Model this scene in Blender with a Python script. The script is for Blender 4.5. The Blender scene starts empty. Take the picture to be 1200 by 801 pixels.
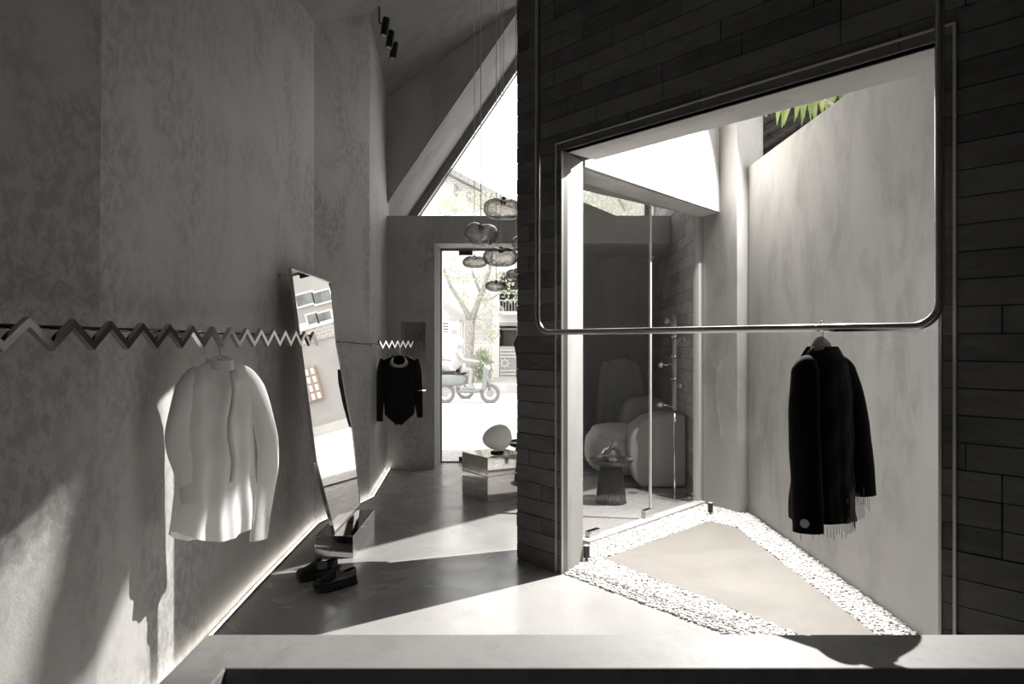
import bpy, math, random
from mathutils import Vector, Matrix
random.seed(7)
PI = math.pi
D = bpy.data
C = bpy.context.scene.collection
sc = bpy.context.scene
CAMZ = 1.6

def W(px, py, d):                      # a point seen at a pixel of the 1200x801 frame, d metres ahead
    return Vector(((px-600)/800*d, d, CAMZ-(py-400)/800*d))

# ------------------------------------------------------------------ materials
def mat(name):
    m = D.materials.new(name); m.use_nodes = True
    nt = m.node_tree; nt.nodes.clear()
    out = nt.nodes.new('ShaderNodeOutputMaterial')
    return m, nt, out
def N(nt, t, **kw):
    n = nt.nodes.new(t)
    for k, v in kw.items():
        if k in n.inputs.keys(): n.inputs[k].default_value = v
        else: setattr(n, k, v)
    return n
def rgba(c, k=1.0):
    if isinstance(c, (int, float)): c = (c, c*0.975, c*0.945)
    return (c[0]*k, c[1]*k, c[2]*k, 1)
def ramp(nt, fac, stops):
    r = nt.nodes.new('ShaderNodeValToRGB')
    while len(r.color_ramp.elements) < len(stops): r.color_ramp.elements.new(0.5)
    for e, (p, c) in zip(r.color_ramp.elements, stops):
        e.position = p; e.color = rgba(c)
    nt.links.new(fac, r.inputs['Fac']); return r
def plain(name, col, rough=0.6, metal=0.0, spec=0.5, trans=0.0, noise=0.0, scale=20, bump=0.0):
    m, nt, out = mat(name)
    b = N(nt, 'ShaderNodeBsdfPrincipled')
    b.inputs['Base Color'].default_value = rgba(col)
    b.inputs['Roughness'].default_value = rough
    b.inputs['Metallic'].default_value = metal
    b.inputs['Specular IOR Level'].default_value = spec
    b.inputs['Transmission Weight'].default_value = trans
    if noise or bump:
        tc = N(nt, 'ShaderNodeTexCoord'); nz = N(nt, 'ShaderNodeTexNoise', Scale=scale, Detail=6.0)
        nt.links.new(tc.outputs['Object'], nz.inputs['Vector'])
        c = rgba(col)
        r = ramp(nt, nz.outputs['Fac'], [(0.3, tuple(v*(1-noise) for v in c[:3])), (0.7, tuple(min(1, v*(1+noise)) for v in c[:3]))])
        nt.links.new(r.outputs['Color'], b.inputs['Base Color'])
        if bump:
            bp = N(nt, 'ShaderNodeBump', Strength=bump, Distance=0.01)
            nt.links.new(nz.outputs['Fac'], bp.inputs['Height']); nt.links.new(bp.outputs['Normal'], b.inputs['Normal'])
    nt.links.new(b.outputs[0], out.inputs['Surface'])
    return m
def stucco(name, lo, hi, rough=0.75, bump=0.35, big=1.3, fine=16, streak=(1, 1, 0.45), spec=0.35):
    """hand-trowelled plaster: large clouds, broken darker flecks inside them"""
    m, nt, out = mat(name); L = nt.links.new
    tc = N(nt, 'ShaderNodeTexCoord')
    mp = N(nt, 'ShaderNodeMapping'); mp.inputs['Scale'].default_value = streak
    mp.inputs['Rotation'].default_value = (0.5, 0.2, 0.3)
    L(tc.outputs['Object'], mp.inputs['Vector'])
    n1 = N(nt, 'ShaderNodeTexNoise', Scale=big, Detail=4.0, Roughness=0.55, Distortion=0.6); L(mp.outputs[0], n1.inputs['Vector'])
    n2 = N(nt, 'ShaderNodeTexNoise', Scale=fine, Detail=7.0, Roughness=0.68, Distortion=0.35); L(mp.outputs[0], n2.inputs['Vector'])
    n3 = N(nt, 'ShaderNodeTexNoise', Scale=fine*6, Detail=3.0); L(tc.outputs['Object'], n3.inputs['Vector'])
    patch = ramp(nt, n1.outputs['Fac'], [(0.42, (0, 0, 0)), (0.62, (1, 1, 1))])
    fl = ramp(nt, n2.outputs['Fac'], [(0.44, (0, 0, 0)), (0.56, (1, 1, 1))])
    mul = N(nt, 'ShaderNodeMath', operation='MULTIPLY'); L(patch.outputs[0], mul.inputs[0]); L(fl.outputs[0], mul.inputs[1])
    base = ramp(nt, n1.outputs['Fac'], [(0.3, hi), (0.7, tuple(a*0.6+b*0.4 for a, b in zip(rgba(hi)[:3], rgba(lo)[:3])))])
    mx = N(nt, 'ShaderNodeMixRGB'); L(mul.outputs[0], mx.inputs['Fac']); L(base.outputs[0], mx.inputs['Color1']); mx.inputs['Color2'].default_value = rgba(lo)
    b = N(nt, 'ShaderNodeBsdfPrincipled', Roughness=rough); b.inputs['Specular IOR Level'].default_value = spec
    L(mx.outputs[0], b.inputs['Base Color'])
    ad = N(nt, 'ShaderNodeMath', operation='ADD'); L(n2.outputs['Fac'], ad.inputs[0])
    s3 = N(nt, 'ShaderNodeMath', operation='MULTIPLY'); s3.inputs[1].default_value = 0.25; L(n3.outputs['Fac'], s3.inputs[0]); L(s3.outputs[0], ad.inputs[1])
    bp = N(nt, 'ShaderNodeBump', Strength=bump, Distance=0.012); L(ad.outputs[0], bp.inputs['Height']); L(bp.outputs[0], b.inputs['Normal'])
    L(b.outputs[0], out.inputs['Surface']); return m
def glass(name, tint=0.95, refl=0.08, edge=1.0, rough=0.0):
    m, nt, out = mat(name); L = nt.links.new
    t = N(nt, 'ShaderNodeBsdfTransparent'); t.inputs['Color'].default_value = rgba((tint, tint, tint))
    g = N(nt, 'ShaderNodeBsdfGlossy', Roughness=rough); g.inputs['Color'].default_value = (1, 1, 1, 1)
    lw = N(nt, 'ShaderNodeLayerWeight', Blend=0.35)
    ma = N(nt, 'ShaderNodeMath', operation='MULTIPLY_ADD'); ma.inputs[1].default_value = edge*0.6; ma.inputs[2].default_value = refl
    L(lw.outputs['Fresnel'], ma.inputs[0]); ma.use_clamp = True
    mx = N(nt, 'ShaderNodeMixShader'); L(ma.outputs[0], mx.inputs[0]); L(t.outputs[0], mx.inputs[1]); L(g.outputs[0], mx.inputs[2])
    L(mx.outputs[0], out.inputs['Surface']); return m
def blob_glass(name, centre, rim, refl=0.15):
    """blown glass: see-through in the middle, deeper tint where the wall is seen edge on"""
    m, nt, out = mat(name); L = nt.links.new
    lw = N(nt, 'ShaderNodeLayerWeight', Blend=0.45)
    tc = N(nt, 'ShaderNodeTexCoord'); nz = N(nt, 'ShaderNodeTexNoise', Scale=9.0, Detail=3.0, Distortion=1.5); L(tc.outputs['Object'], nz.inputs['Vector'])
    bp = N(nt, 'ShaderNodeBump', Strength=0.9, Distance=0.03); L(nz.outputs['Fac'], bp.inputs['Height'])
    L(bp.outputs[0], lw.inputs['Normal'])
    cr = ramp(nt, lw.outputs['Facing'], [(0.1, centre), (0.85, rim)])
    t = N(nt, 'ShaderNodeBsdfTransparent'); L(cr.outputs[0], t.inputs['Color'])
    g = N(nt, 'ShaderNodeBsdfGlossy', Roughness=0.04); L(bp.outputs[0], g.inputs['Normal'])
    ma = N(nt, 'ShaderNodeMath', operation='MULTIPLY_ADD'); ma.inputs[1].default_value = 0.45; ma.inputs[2].default_value = refl; L(lw.outputs['Fresnel'], ma.inputs[0]); ma.use_clamp = True
    mx = N(nt, 'ShaderNodeMixShader'); L(ma.outputs[0], mx.inputs[0]); L(t.outputs[0], mx.inputs[1]); L(g.outputs[0], mx.inputs[2])
    L(mx.outputs[0], out.inputs['Surface']); return m
def cloth(name, col, translucent=0.0, clear=0.0, weave=400, rough=0.9):
    m, nt, out = mat(name); L = nt.links.new
    b = N(nt, 'ShaderNodeBsdfPrincipled', Roughness=rough); b.inputs['Base Color'].default_value = rgba(col)
    b.inputs['Specular IOR Level'].default_value = 0.15
    tc = N(nt, 'ShaderNodeTexCoord'); nz = N(nt, 'ShaderNodeTexNoise', Scale=30.0, Detail=5.0); L(tc.outputs['Object'], nz.inputs['Vector'])
    bp = N(nt, 'ShaderNodeBump', Strength=0.25, Distance=0.004); L(nz.outputs['Fac'], bp.inputs['Height']); L(bp.outputs[0], b.inputs['Normal'])
    sh = b.outputs[0]
    if translucent:
        t = N(nt, 'ShaderNodeBsdfTranslucent'); t.inputs['Color'].default_value = rgba(col)
        mx = N(nt, 'ShaderNodeMixShader'); mx.inputs[0].default_value = translucent; L(sh, mx.inputs[1]); L(t.outputs[0], mx.inputs[2]); sh = mx.outputs[0]
    if clear:
        t = N(nt, 'ShaderNodeBsdfTransparent')
        mx = N(nt, 'ShaderNodeMixShader'); mx.inputs[0].default_value = clear; L(sh, mx.inputs[1]); L(t.outputs[0], mx.inputs[2]); sh = mx.outputs[0]
    L(sh, out.inputs['Surface']); return m
def emit(name, col, s):
    m, nt, out = mat(name)
    e = N(nt, 'ShaderNodeEmission', Strength=s); e.inputs['Color'].default_value = rgba(col)
    nt.links.new(e.outputs[0], out.inputs['Surface']); return m
def bricks_mat(name, lo, hi):
    m, nt, out = mat(name); L = nt.links.new
    at = N(nt, 'ShaderNodeAttribute', attribute_name='tone')
    tc = N(nt, 'ShaderNodeTexCoord'); mp = N(nt, 'ShaderNodeMapping'); mp.inputs['Scale'].default_value = (1, 1, 3); L(tc.outputs['Object'], mp.inputs[0])
    nz = N(nt, 'ShaderNodeTexNoise', Scale=5.0, Detail=8.0, Roughness=0.7, Distortion=0.5); L(mp.outputs[0], nz.inputs['Vector'])
    ad = N(nt, 'ShaderNodeMath', operation='MULTIPLY_ADD'); L(nz.outputs['Fac'], ad.inputs[0]); ad.inputs[1].default_value = 1.1
    sb = N(nt, 'ShaderNodeMath', operation='MULTIPLY_ADD'); L(at.outputs['Fac'], sb.inputs[0]); sb.inputs[1].default_value = 0.45; sb.inputs[2].default_value = -0.28
    L(sb.outputs[0], ad.inputs[2])
    r = ramp(nt, ad.outputs[0], [(0.1, lo), (0.75, hi)])
    b = N(nt, 'ShaderNodeBsdfPrincipled', Roughness=0.8); b.inputs['Specular IOR Level'].default_value = 0.3
    L(r.outputs[0], b.inputs['Base Color'])
    bp = N(nt, 'ShaderNodeBump', Strength=0.3, Distance=0.01); L(nz.outputs['Fac'], bp.inputs['Height']); L(bp.outputs[0], b.inputs['Normal'])
    L(b.outputs[0], out.inputs['Surface']); return m
def leaf_mat(name, a, b_):
    m, nt, out = mat(name); L = nt.links.new
    tc = N(nt, 'ShaderNodeTexCoord'); nz = N(nt, 'ShaderNodeTexNoise', Scale=3.0, Detail=3.0); L(tc.outputs['Object'], nz.inputs['Vector'])
    r = ramp(nt, nz.outputs['Fac'], [(0.35, a), (0.65, b_)])
    d = N(nt, 'ShaderNodeBsdfDiffuse'); t = N(nt, 'ShaderNodeBsdfTranslucent'); L(r.outputs[0], d.inputs[0]); L(r.outputs[0], t.inputs[0])
    mx = N(nt, 'ShaderNodeMixShader'); mx.inputs[0].default_value = 0.4; L(d.outputs[0], mx.inputs[1]); L(t.outputs[0], mx.inputs[2])
    L(mx.outputs[0], out.inputs['Surface']); return m

def floor_mat(name, lo, hi, rlo=0.16, rhi=0.34):
    m, nt, out = mat(name); L = nt.links.new
    tc = N(nt, 'ShaderNodeTexCoord')
    n1 = N(nt, 'ShaderNodeTexNoise', Scale=1.1, Detail=9.0, Roughness=0.62, Distortion=1.0); L(tc.outputs['Object'], n1.inputs['Vector'])
    n2 = N(nt, 'ShaderNodeTexNoise', Scale=2.6, Detail=5.0, Distortion=0.7); L(tc.outputs['Object'], n2.inputs['Vector'])
    r = ramp(nt, n1.outputs['Fac'], [(0.3, lo), (0.7, hi)])
    rr = N(nt, 'ShaderNodeMapRange'); L(n2.outputs['Fac'], rr.inputs[0]); rr.inputs[1].default_value = 0.3; rr.inputs[2].default_value = 0.7; rr.inputs[3].default_value = rlo; rr.inputs[4].default_value = rhi
    b = N(nt, 'ShaderNodeBsdfPrincipled'); b.inputs['Specular IOR Level'].default_value = 0.55
    L(r.outputs[0], b.inputs['Base Color']); L(rr.outputs[0], b.inputs['Roughness'])
    bp = N(nt, 'ShaderNodeBump', Strength=0.05, Distance=0.02); L(n2.outputs['Fac'], bp.inputs['Height']); L(bp.outputs[0], b.inputs['Normal'])
    L(b.outputs[0], out.inputs['Surface']); return m

M = dict(
    stucco=stucco('grey trowelled stucco', 0.31, 0.49, rough=0.60, bump=0.40, big=1.5, fine=20, streak=(1,1,0.8)),
    smooth=stucco('smooth grey plaster', 0.38, 0.48, rough=0.7, bump=0.12, big=1.6, fine=5),
    ceilm=stucco('grey ceiling plaster', 0.24, 0.30, rough=0.8, bump=0.1, fine=6),
    court=stucco('pale court plaster', 0.25, 0.34, rough=0.85, bump=0.12, big=2.0, fine=5),
    reveal=stucco('pale reveal plaster', 0.24, 0.30, rough=0.85, bump=0.1, fine=6),
    floor=floor_mat('polished concrete floor', 0.27, 0.37),
    slab=floor_mat('court concrete', (0.105, 0.097, 0.085), (0.150, 0.139, 0.124), 0.6, 0.8),
    ledge=stucco('cast concrete ledge', 0.24, 0.31, rough=0.55, bump=0.08, big=3, fine=14),
    well=plain('stair well shade', 0.014, rough=0.9, noise=0.3),  # shade inside the stair well put into a near-black colour
    brick=bricks_mat('charcoal slip bricks', 0.06, 0.145),
    brick2=bricks_mat('grey slip bricks', 0.24, 0.46),
    joint=plain('dark brick joints', 0.02, rough=0.95),
    steel=plain('polished steel', 0.50, rough=0.13, metal=1.0, noise=0.08, scale=12),
    darksteel=plain('dark polished steel', 0.22, rough=0.18, metal=1.0, noise=0.1, scale=10),
    pipe=plain('brushed steel tube', 0.42, rough=0.22, metal=1.0),
    frame=plain('grey metal frame', 0.22, rough=0.4, metal=0.6),
    framelight=plain('pale metal frame edge', 0.55, rough=0.4, metal=0.4),
    mirror=plain('mirror silver', 0.93, rough=0.012, metal=1.0),
    mirrorbox=plain('mirrored sheet steel', 0.55, rough=0.05, metal=1.0, noise=0.04, scale=3),
    pane=glass('clear pane', 0.97, 0.02, 0.45),
    streetpane=glass('street pane', 0.96, 0.02, 0.4),
    blob=blob_glass('clear blown glass', 0.97, 0.45, 0.25),
    blobs=blob_glass('smoky blown glass', 0.72, 0.16, 0.14),
    vase=blob_glass('clear vase glass', 0.85, 0.25, 0.2),
    cord=plain('pale flex', 0.7, rough=0.5),
    black=plain('black lacquer', 0.012, rough=0.35),
    blackmat=plain('matt black metal', 0.015, rough=0.5),
    leather=plain('black polished leather', 0.012, rough=0.18, spec=0.7, noise=0.3, scale=60, bump=0.1),
    rubber=plain('black rubber sole', 0.010, rough=0.55),
    shirt=cloth('white cotton voile', (0.97, 0.965, 0.955), 0.30, 0.0),
    shirtdense=cloth('white doubled cotton', (0.84, 0.83, 0.81), 0.3),
    sheer=cloth('faint shirt reflection', (0.75, 0.74, 0.72), 0.4, 0.55),  # a faint reflection in the glass, put into see-through cloth
    blackcloth=cloth('black wool', (0.004, 0.004, 0.004)),
    blouse=cloth('black crepe', (0.010, 0.010, 0.010)),
    sheerblack=cloth('sheer black sleeve', (0.012, 0.012, 0.012), 0.2, 0.12),
    paletrim=plain('pale beaded trim', 0.6, rough=0.35, noise=0.5, scale=120),
    palecollar=plain('pale padded hanger', 0.5, rough=0.8),
    velvet=cloth('grey velvet', (0.30, 0.292, 0.28), rough=0.85),
    velvetlight=cloth('light grey velvet', (0.44, 0.43, 0.41), rough=0.85),
    wood=plain('black stained wood', 0.02, rough=0.45, noise=0.3, scale=30),
    opal=cloth('opal glass', (0.93, 0.92, 0.90), 0.5, 0.0, rough=0.3),
    led=emit('LED light', (1.0, 0.94, 0.86), 9.0),
    pebble=plain('white pebbles', (0.46, 0.45, 0.435), rough=0.8, noise=0.35, scale=25),
    gravelbed=plain('pebble bed', (0.11, 0.105, 0.098), rough=0.95, noise=0.5, scale=60),
    spot=plain('spotlight lens', 0.5, rough=0.2),
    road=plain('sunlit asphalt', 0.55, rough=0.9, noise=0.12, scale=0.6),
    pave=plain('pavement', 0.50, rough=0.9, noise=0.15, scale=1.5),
    white=plain('white paint', 0.86, rough=0.7),
    offwhite=plain('cream render', (0.80, 0.79, 0.77), rough=0.85, noise=0.1, scale=1.5),
    roof=plain('grey roof tiles', 0.30, rough=0.85, noise=0.3, scale=8),
    bark=plain('pale bark', (0.33, 0.315, 0.29), rough=0.9, noise=0.35, scale=14, bump=0.4),
    leaf=leaf_mat('tree leaves', (0.42, 0.45, 0.33), (0.58, 0.61, 0.50)),
    palm=leaf_mat('palm leaves', (0.16, 0.24, 0.06), (0.42, 0.48, 0.22)),
    thatch=plain('dark old roof', (0.035, 0.030, 0.027), rough=0.95, noise=0.7, scale=14, bump=0.6),
    shutter=plain('brown shutters', (0.32, 0.25, 0.20), rough=0.7),
    winglass=plain('far window glass', (0.16, 0.17, 0.17), rough=0.15, noise=0.5, scale=3),
    shade=plain('grey steel gate', 0.48, rough=0.6),
    green=plain('green scooter paint', (0.27, 0.285, 0.28), rough=0.4),
    skin=plain('skin', (0.50, 0.36, 0.27), rough=0.6),
    tyre=plain('worn grey tyre', 0.22, rough=0.8),
    jean=plain('grey trousers', 0.42, rough=0.9),
)
# far facade bricks
def facade_brick(k=1.0):
    m, nt, out = mat('pale facade bricks'); L = nt.links.new
    tc = N(nt, 'ShaderNodeTexCoord'); mp = N(nt, 'ShaderNodeMapping'); mp.inputs['Rotation'].default_value = (PI/2, 0, 0); L(tc.outputs['Object'], mp.inputs[0])
    b = N(nt, 'ShaderNodeTexBrick', Scale=2.2); L(mp.outputs[0], b.inputs['Vector'])
    b.inputs['Color1'].default_value = rgba(0.40*k); b.inputs['Color2'].default_value = rgba(0.32*k); b.inputs['Mortar'].default_value = rgba(0.55*k)
    p = N(nt, 'ShaderNodeBsdfPrincipled', Roughness=0.9); L(b.outputs[0], p.inputs['Base Color']); L(p.outputs[0], out.inputs['Surface']); return m
M['fbrick'] = facade_brick(); M['palebrick'] = facade_brick(1.85)

# ------------------------------------------------------------------ mesh helpers
class MB:
    def __init__(s): s.v = []; s.f = []; s.tone = []
    def add(s, vs, fs, tone=None):
        o = len(s.v); s.v += [tuple(v) for v in vs]; s.f += [tuple(i+o for i in f) for f in fs]
        s.tone += [tone if tone is not None else 0.5]*len(fs); return s
    def quad(s, a, b, c, d): return s.add([a, b, c, d], [(0, 1, 2, 3)])
    def poly(s, pts): return s.add(pts, [tuple(range(len(pts)))])
    def box(s, x0, x1, y0, y1, z0, z1, mtx=None, tone=None):
        vs = [Vector(p) for p in ((x0,y0,z0),(x1,y0,z0),(x1,y1,z0),(x0,y1,z0),(x0,y0,z1),(x1,y0,z1),(x1,y1,z1),(x0,y1,z1))]
        if mtx: vs = [mtx @ v for v in vs]
        return s.add(vs, [(0,3,2,1),(4,5,6,7),(0,1,5,4),(1,2,6,5),(2,3,7,6),(3,0,4,7)], tone)
    def prism(s, pts, off, tone=None):          # pts: 3D polygon, off: extrusion vector
        n = len(pts); off = Vector(off)
        vs = [Vector(p) for p in pts]; vs += [v+off for v in vs]
        return s.add(vs, [tuple(range(n))[::-1], tuple(range(n, 2*n))] + [(i, (i+1) % n, n+(i+1) % n, n+i) for i in range(n)], tone)
    def tube(s, path, r, seg=12, cap=True, flat=None):
        path = [Vector(p) for p in path]; n = len(path); rs = r if isinstance(r, (list, tuple)) else [r]*n
        rings = []; up = None
        for i, p in enumerate(path):
            t = (path[min(i+1, n-1)]-path[max(i-1, 0)]).normalized()
            if up is None: up = t.orthogonal().normalized()
            up = (up - t*up.dot(t)).normalized(); sd = t.cross(up)
            rings.append([p + up*math.cos(2*PI*k/seg)*rs[i] + sd*math.sin(2*PI*k/seg)*rs[i] for k in range(seg)])
        vs = [v for rg in rings for v in rg]; fs = []
        for i in range(n-1):
            for k in range(seg):
                a = i*seg+k; b = i*seg+(k+1) % seg
                fs.append((a, b, b+seg, a+seg))
        if cap: fs += [tuple(range(seg))[::-1], tuple((n-1)*seg+k for k in range(seg))]
        return s.add(vs, fs)
    def lathe(s, prof, seg=32, loc=(0,0,0), flute=0, fd=0.0):
        L = Vector(loc); vs = []; n = len(prof)
        for r, z in prof:
            for k in range(seg):
                a = 2*PI*k/seg; rr = r*(1+fd*math.cos(a*flute)) if flute else r
                vs.append(L+Vector((rr*math.cos(a), rr*math.sin(a), z)))
        fs = []
        for i in range(n-1):
            for k in range(seg):
                a = i*seg+k; b = i*seg+(k+1) % seg
                fs.append((a, b, b+seg, a+seg))
        fs += [tuple(range(seg))[::-1], tuple((n-1)*seg+k for k in range(seg))]
        return s.add(vs, fs)
    def ball(s, c, rx, ry, rz, seg=16, rings=10, p=1.0, jit=0.0, fn=None):
        c = Vector(c); vs = []; fs = []
        def se(v): return math.copysign(abs(v)**p, v)
        for i in range(rings+1):
            ph = PI*i/rings
            for k in range(seg):
                th = 2*PI*k/seg
                d = Vector((rx*se(math.sin(ph))*se(math.cos(th)), ry*se(math.sin(ph))*se(math.sin(th)), rz*se(math.cos(ph))))
                if fn: d = fn(d, ph, th)
                vs.append(c+d)
        for i in range(rings):
            for k in range(seg):
                a = i*seg+k; b = i*seg+(k+1) % seg
                fs.append((a, a+seg, b+seg, b))
        return s.add(vs, fs)
    def build(s, name, m, parent=None, smooth=False, bevel=0.0, tone=False, weld=False, loc=None):
        me = D.meshes.new(name); me.from_pydata(s.v, [], s.f); me.update()
        if tone:
            a = me.attributes.new('tone', 'FLOAT', 'FACE')
            a.data.foreach_set('value', s.tone)
        if weld:
            import bmesh
            bm = bmesh.new(); bm.from_mesh(me); bmesh.ops.remove_doubles(bm, verts=bm.verts, dist=1e-5)
            bmesh.ops.recalc_face_normals(bm, faces=bm.faces); bm.to_mesh(me); bm.free()
        me.materials.append(M[m] if isinstance(m, str) else m)
        if smooth:
            me.polygons.foreach_set('use_smooth', [True]*len(me.polygons))
        o = D.objects.new(name, me); C.objects.link(o)
        if smooth == 'auto':
            e = o.modifiers.new('split', 'EDGE_SPLIT'); e.split_angle = math.radians(40)
        if bevel:
            b = o.modifiers.new('bevel', 'BEVEL'); b.width = bevel; b.segments = 2; b.limit_method = 'ANGLE'
        if loc is not None: o.location = loc
        if parent: o.parent = parent
        return o
def tag(o, label, cat, group=None, kind=None):
    if label: o['label'] = label
    if cat: o['category'] = cat
    if group: o['group'] = group
    if kind: o['kind'] = kind
    return o
def thing(name, label, cat, loc=(0,0,0), rz=0.0, group=None, kind=None):
    o = D.objects.new(name, None); C.objects.link(o); o.location = loc; o.rotation_euler = (0,0,rz); o.empty_display_size = 0.05
    return tag(o, label, cat, group, kind)
def struct(o): o['kind'] = 'structure'; return o
def copy_tree(o, parent=None):
    kids = [c for c in D.objects if c.parent == o]
    c = o.copy(); C.objects.link(c)
    if parent: c.parent = parent
    for k in kids: copy_tree(k, c)
    return c

# ------------------------------------------------------------------ plan points (metres; camera at 0,0)
u = Vector((0.664, -0.748)).normalized()         # along the brick wall, towards the camera's right
nrm = Vector((0.748, 0.664)).normalized()        # through the brick wall, into the court
J = Vector((0.353, 4.71)); T = 0.30
def BW(t, off=0.0, z=0.0):                       # point on the brick wall's room face, off = into the court
    p = J + u*t + nrm*off; return Vector((p.x, p.y, z))
tE, tK, HEAD = -0.465, 2.305, 2.918
K = J + u*tK

# ------------------------------------------------------------------ floor, court
fl = MB()
g0 = BW(5.2)
fl.poly([(-2.4,-2.6,0),(5.4,-2.6,0),(5.4,-0.9,0),(g0.x,g0.y,0),(J.x,J.y,0),(0.517,4.98,0),(0.57,5.49,0),(1.87,6.81,0),(2.04,8.6,0),(2.12,10.1,0),(-2.4,10.1,0)])
struct(fl.build('floor', 'floor'))
cs = MB()                                        # court bed under the pebbles
cs.prism([(J.x,J.y,-0.06),(0.517,4.98,-0.06),(0.57,5.49,-0.06),(1.87,6.81,-0.06),(2.3,6.5,-0.06),(2.3,2.2,-0.06)], (0,0,0.055))
tag(cs.build('court_bed', 'gravelbed'), None, None, kind='structure')
slab = MB()
SL = [(0.665,5.02),(1.745,6.07),(1.93,5.90),(1.985,3.75),(2.03,3.05)]
slab.prism([(x,y,-0.004) for x,y in SL][::-1], (0,0,0.012))
struct(slab.build('floor_court_slab', 'slab', bevel=0.004))

# pebbles: uncountable, one object
def inside(p, poly):
    c = False; n = len(poly)
    for i in range(n):
        x0,y0 = poly[i]; x1,y1 = poly[(i+1) % n]
        if (y0 > p[1]) != (y1 > p[1]) and p[0] < (x1-x0)*(p[1]-y0)/(y1-y0)+x0: c = not c
    return c
COURT = [(J.x+0.01,J.y-0.005),(0.53,4.98),(0.64,5.50),(1.90,6.72),(2.12,6.36),(2.22,6.36),(2.22,2.45)]
peb = MB(); rnd = random.Random(3)
import bmesh
bm = bmesh.new(); bmesh.ops.create_icosphere(bm, subdivisions=1, radius=1.0)
IV = [v.co.copy() for v in bm.verts]; IF = [tuple(v.index for v in f.verts) for f in bm.faces]; bm.free()
shapes = []
for _ in range(8): shapes.append([v*(1+rnd.uniform(-0.16, 0.16)) for v in IV])
cnt = 0
y = 2.9
cell = 0.0185
while y < 6.8:
    x = 0.3
    while x < 2.3:
        p = (x+rnd.uniform(-.006,.006), y+rnd.uniform(-.006,.006))
        if inside(p, COURT) and not inside(p, SL):
            sz = rnd.uniform(0.0085, 0.0145)
            R = Matrix.Rotation(rnd.uniform(0, 6.28), 4, 'Z') @ Matrix.Rotation(rnd.uniform(-.5, .5), 4, 'X')
            S = Matrix.Diagonal((sz*rnd.uniform(1.0,1.45), sz, sz*rnd.uniform(.6,.85), 1))
            Tm = Matrix.Translation((p[0], p[1], rnd.uniform(-.001, .009)))
            A = Tm @ R @ S
            peb.add([A @ v for v in shapes[rnd.randrange(8)]], IF); cnt += 1
        x += cell
    y += cell
tag(peb.build('pebbles', 'pebble', smooth=True), 'strip of small white pebbles framing the concrete slab of the court', 'pebbles', kind='stuff')

# ------------------------------------------------------------------ left folded wall
LW = [(-1.80,-2.6),(-1.86,1.2),(-1.62,2.66),(-1.698,4.41),(-1.743,6.01),(-1.468,7.03),(-1.575,8.62)]
LZ = [4.0, 4.1, 4.15, 4.22, 4.43, 4.97, 4.68]
lw = MB()
for i in range(len(LW)-1):
    a, b = LW[i], LW[i+1]
    ta = (a[0], a[1]+(0.05 if i == 2 else 0), LZ[i]+.02); tb = (b[0], b[1]+(0.05 if i == 1 else 0), LZ[i+1]+.02)
    lw.quad((a[0],a[1],0),(b[0],b[1],0),tb,ta)
# return behind the far facet
lw.quad((-1.575,8.62,0),(-1.575,8.75,0),(-1.575,8.75,5),(-1.575,8.62,4.7))
struct(lw.build('wall_left', 'stucco'))
# light strip in the joint of wall and floor
led = thing('light_strip', 'thin white light strip glowing along the foot of the folded grey wall', 'light strip', (LW[2][0], LW[2][1], 0))
lm = MB(); hm = MB()
o0 = Vector((LW[2][0], LW[2][1], 0))
def loff(p, q, s):                                # offset to the room side
    d = Vector((q[0]-p[0], q[1]-p[1])).normalized(); return Vector((d.y, -d.x))*s
for i in range(1, len(LW)-1):
    a, b = Vector(LW[i]), Vector(LW[i+1])
    if i == 1: a = a.lerp(b, 0.1)
    for (m_, s0, s1, z1) in ((lm, 0.022, 0.040, 0.008), (hm, 0.040, 0.046, 0.012)):
        p = loff(a, b, s0); q = loff(a, b, s1)
        m_.prism([Vector((a.x+p.x,a.y+p.y,0.001))-o0, Vector((b.x+p.x,b.y+p.y,0.001))-o0, Vector((b.x+q.x,b.y+q.y,0.001))-o0, Vector((a.x+q.x,a.y+q.y,0.001))-o0], (0,0,z1))
lm.build('diffuser', 'led', led); hm.build('profile', 'frame', led)

# ------------------------------------------------------------------ ceiling
RZ = [((2.10,10.2),7.3),((2.05,8.62),7.25),((1.9,6.8),7.0),((0.8,5.7),6.3),((0.1,5.0),5.7),((g0.x,g0.y),5.4),((5.4,-1.0),5.4),((5.4,-2.6),5.4)]
ce = MB()
def cz(i): return (LW[i][0], LW[i][1], LZ[i])
def cr(i): return (RZ[i][0][0], RZ[i][0][1], RZ[i][1])
ce.quad(cz(6), (0.118,8.6,5.86), (0.118,7.2,5.95), cz(5))
ce.poly([(0.118,8.6,5.86), cr(1), cr(2), (0.118,7.2,5.95)])
ce.poly([cr(2), cr(3), (0.118,7.2,5.95)])
ce.poly([cz(5), (0.118,7.2,5.95), cr(3)])
ce.poly([cz(5), cr(3), cr(4)])
ce.poly([cz(5), cr(4), cz(4)])
ce.poly([cz(4), cr(4), cz(3)])
ce.poly([cz(3), cr(4), cz(2)])
ce.poly([cz(2), cr(4), cr(5)])
ce.poly([cz(2), cr(5), cz(1)])
ce.poly([cz(1), cr(5), cr(6)])
ce.poly([cz(1), cr(6), cr(7), cz(0)])
struct(ce.build('ceiling', 'ceilm'))

# ------------------------------------------------------------------ back wall, beam, door and gable window
bw = MB()
Z1, Z2 = 2.84, 3.19
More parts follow.
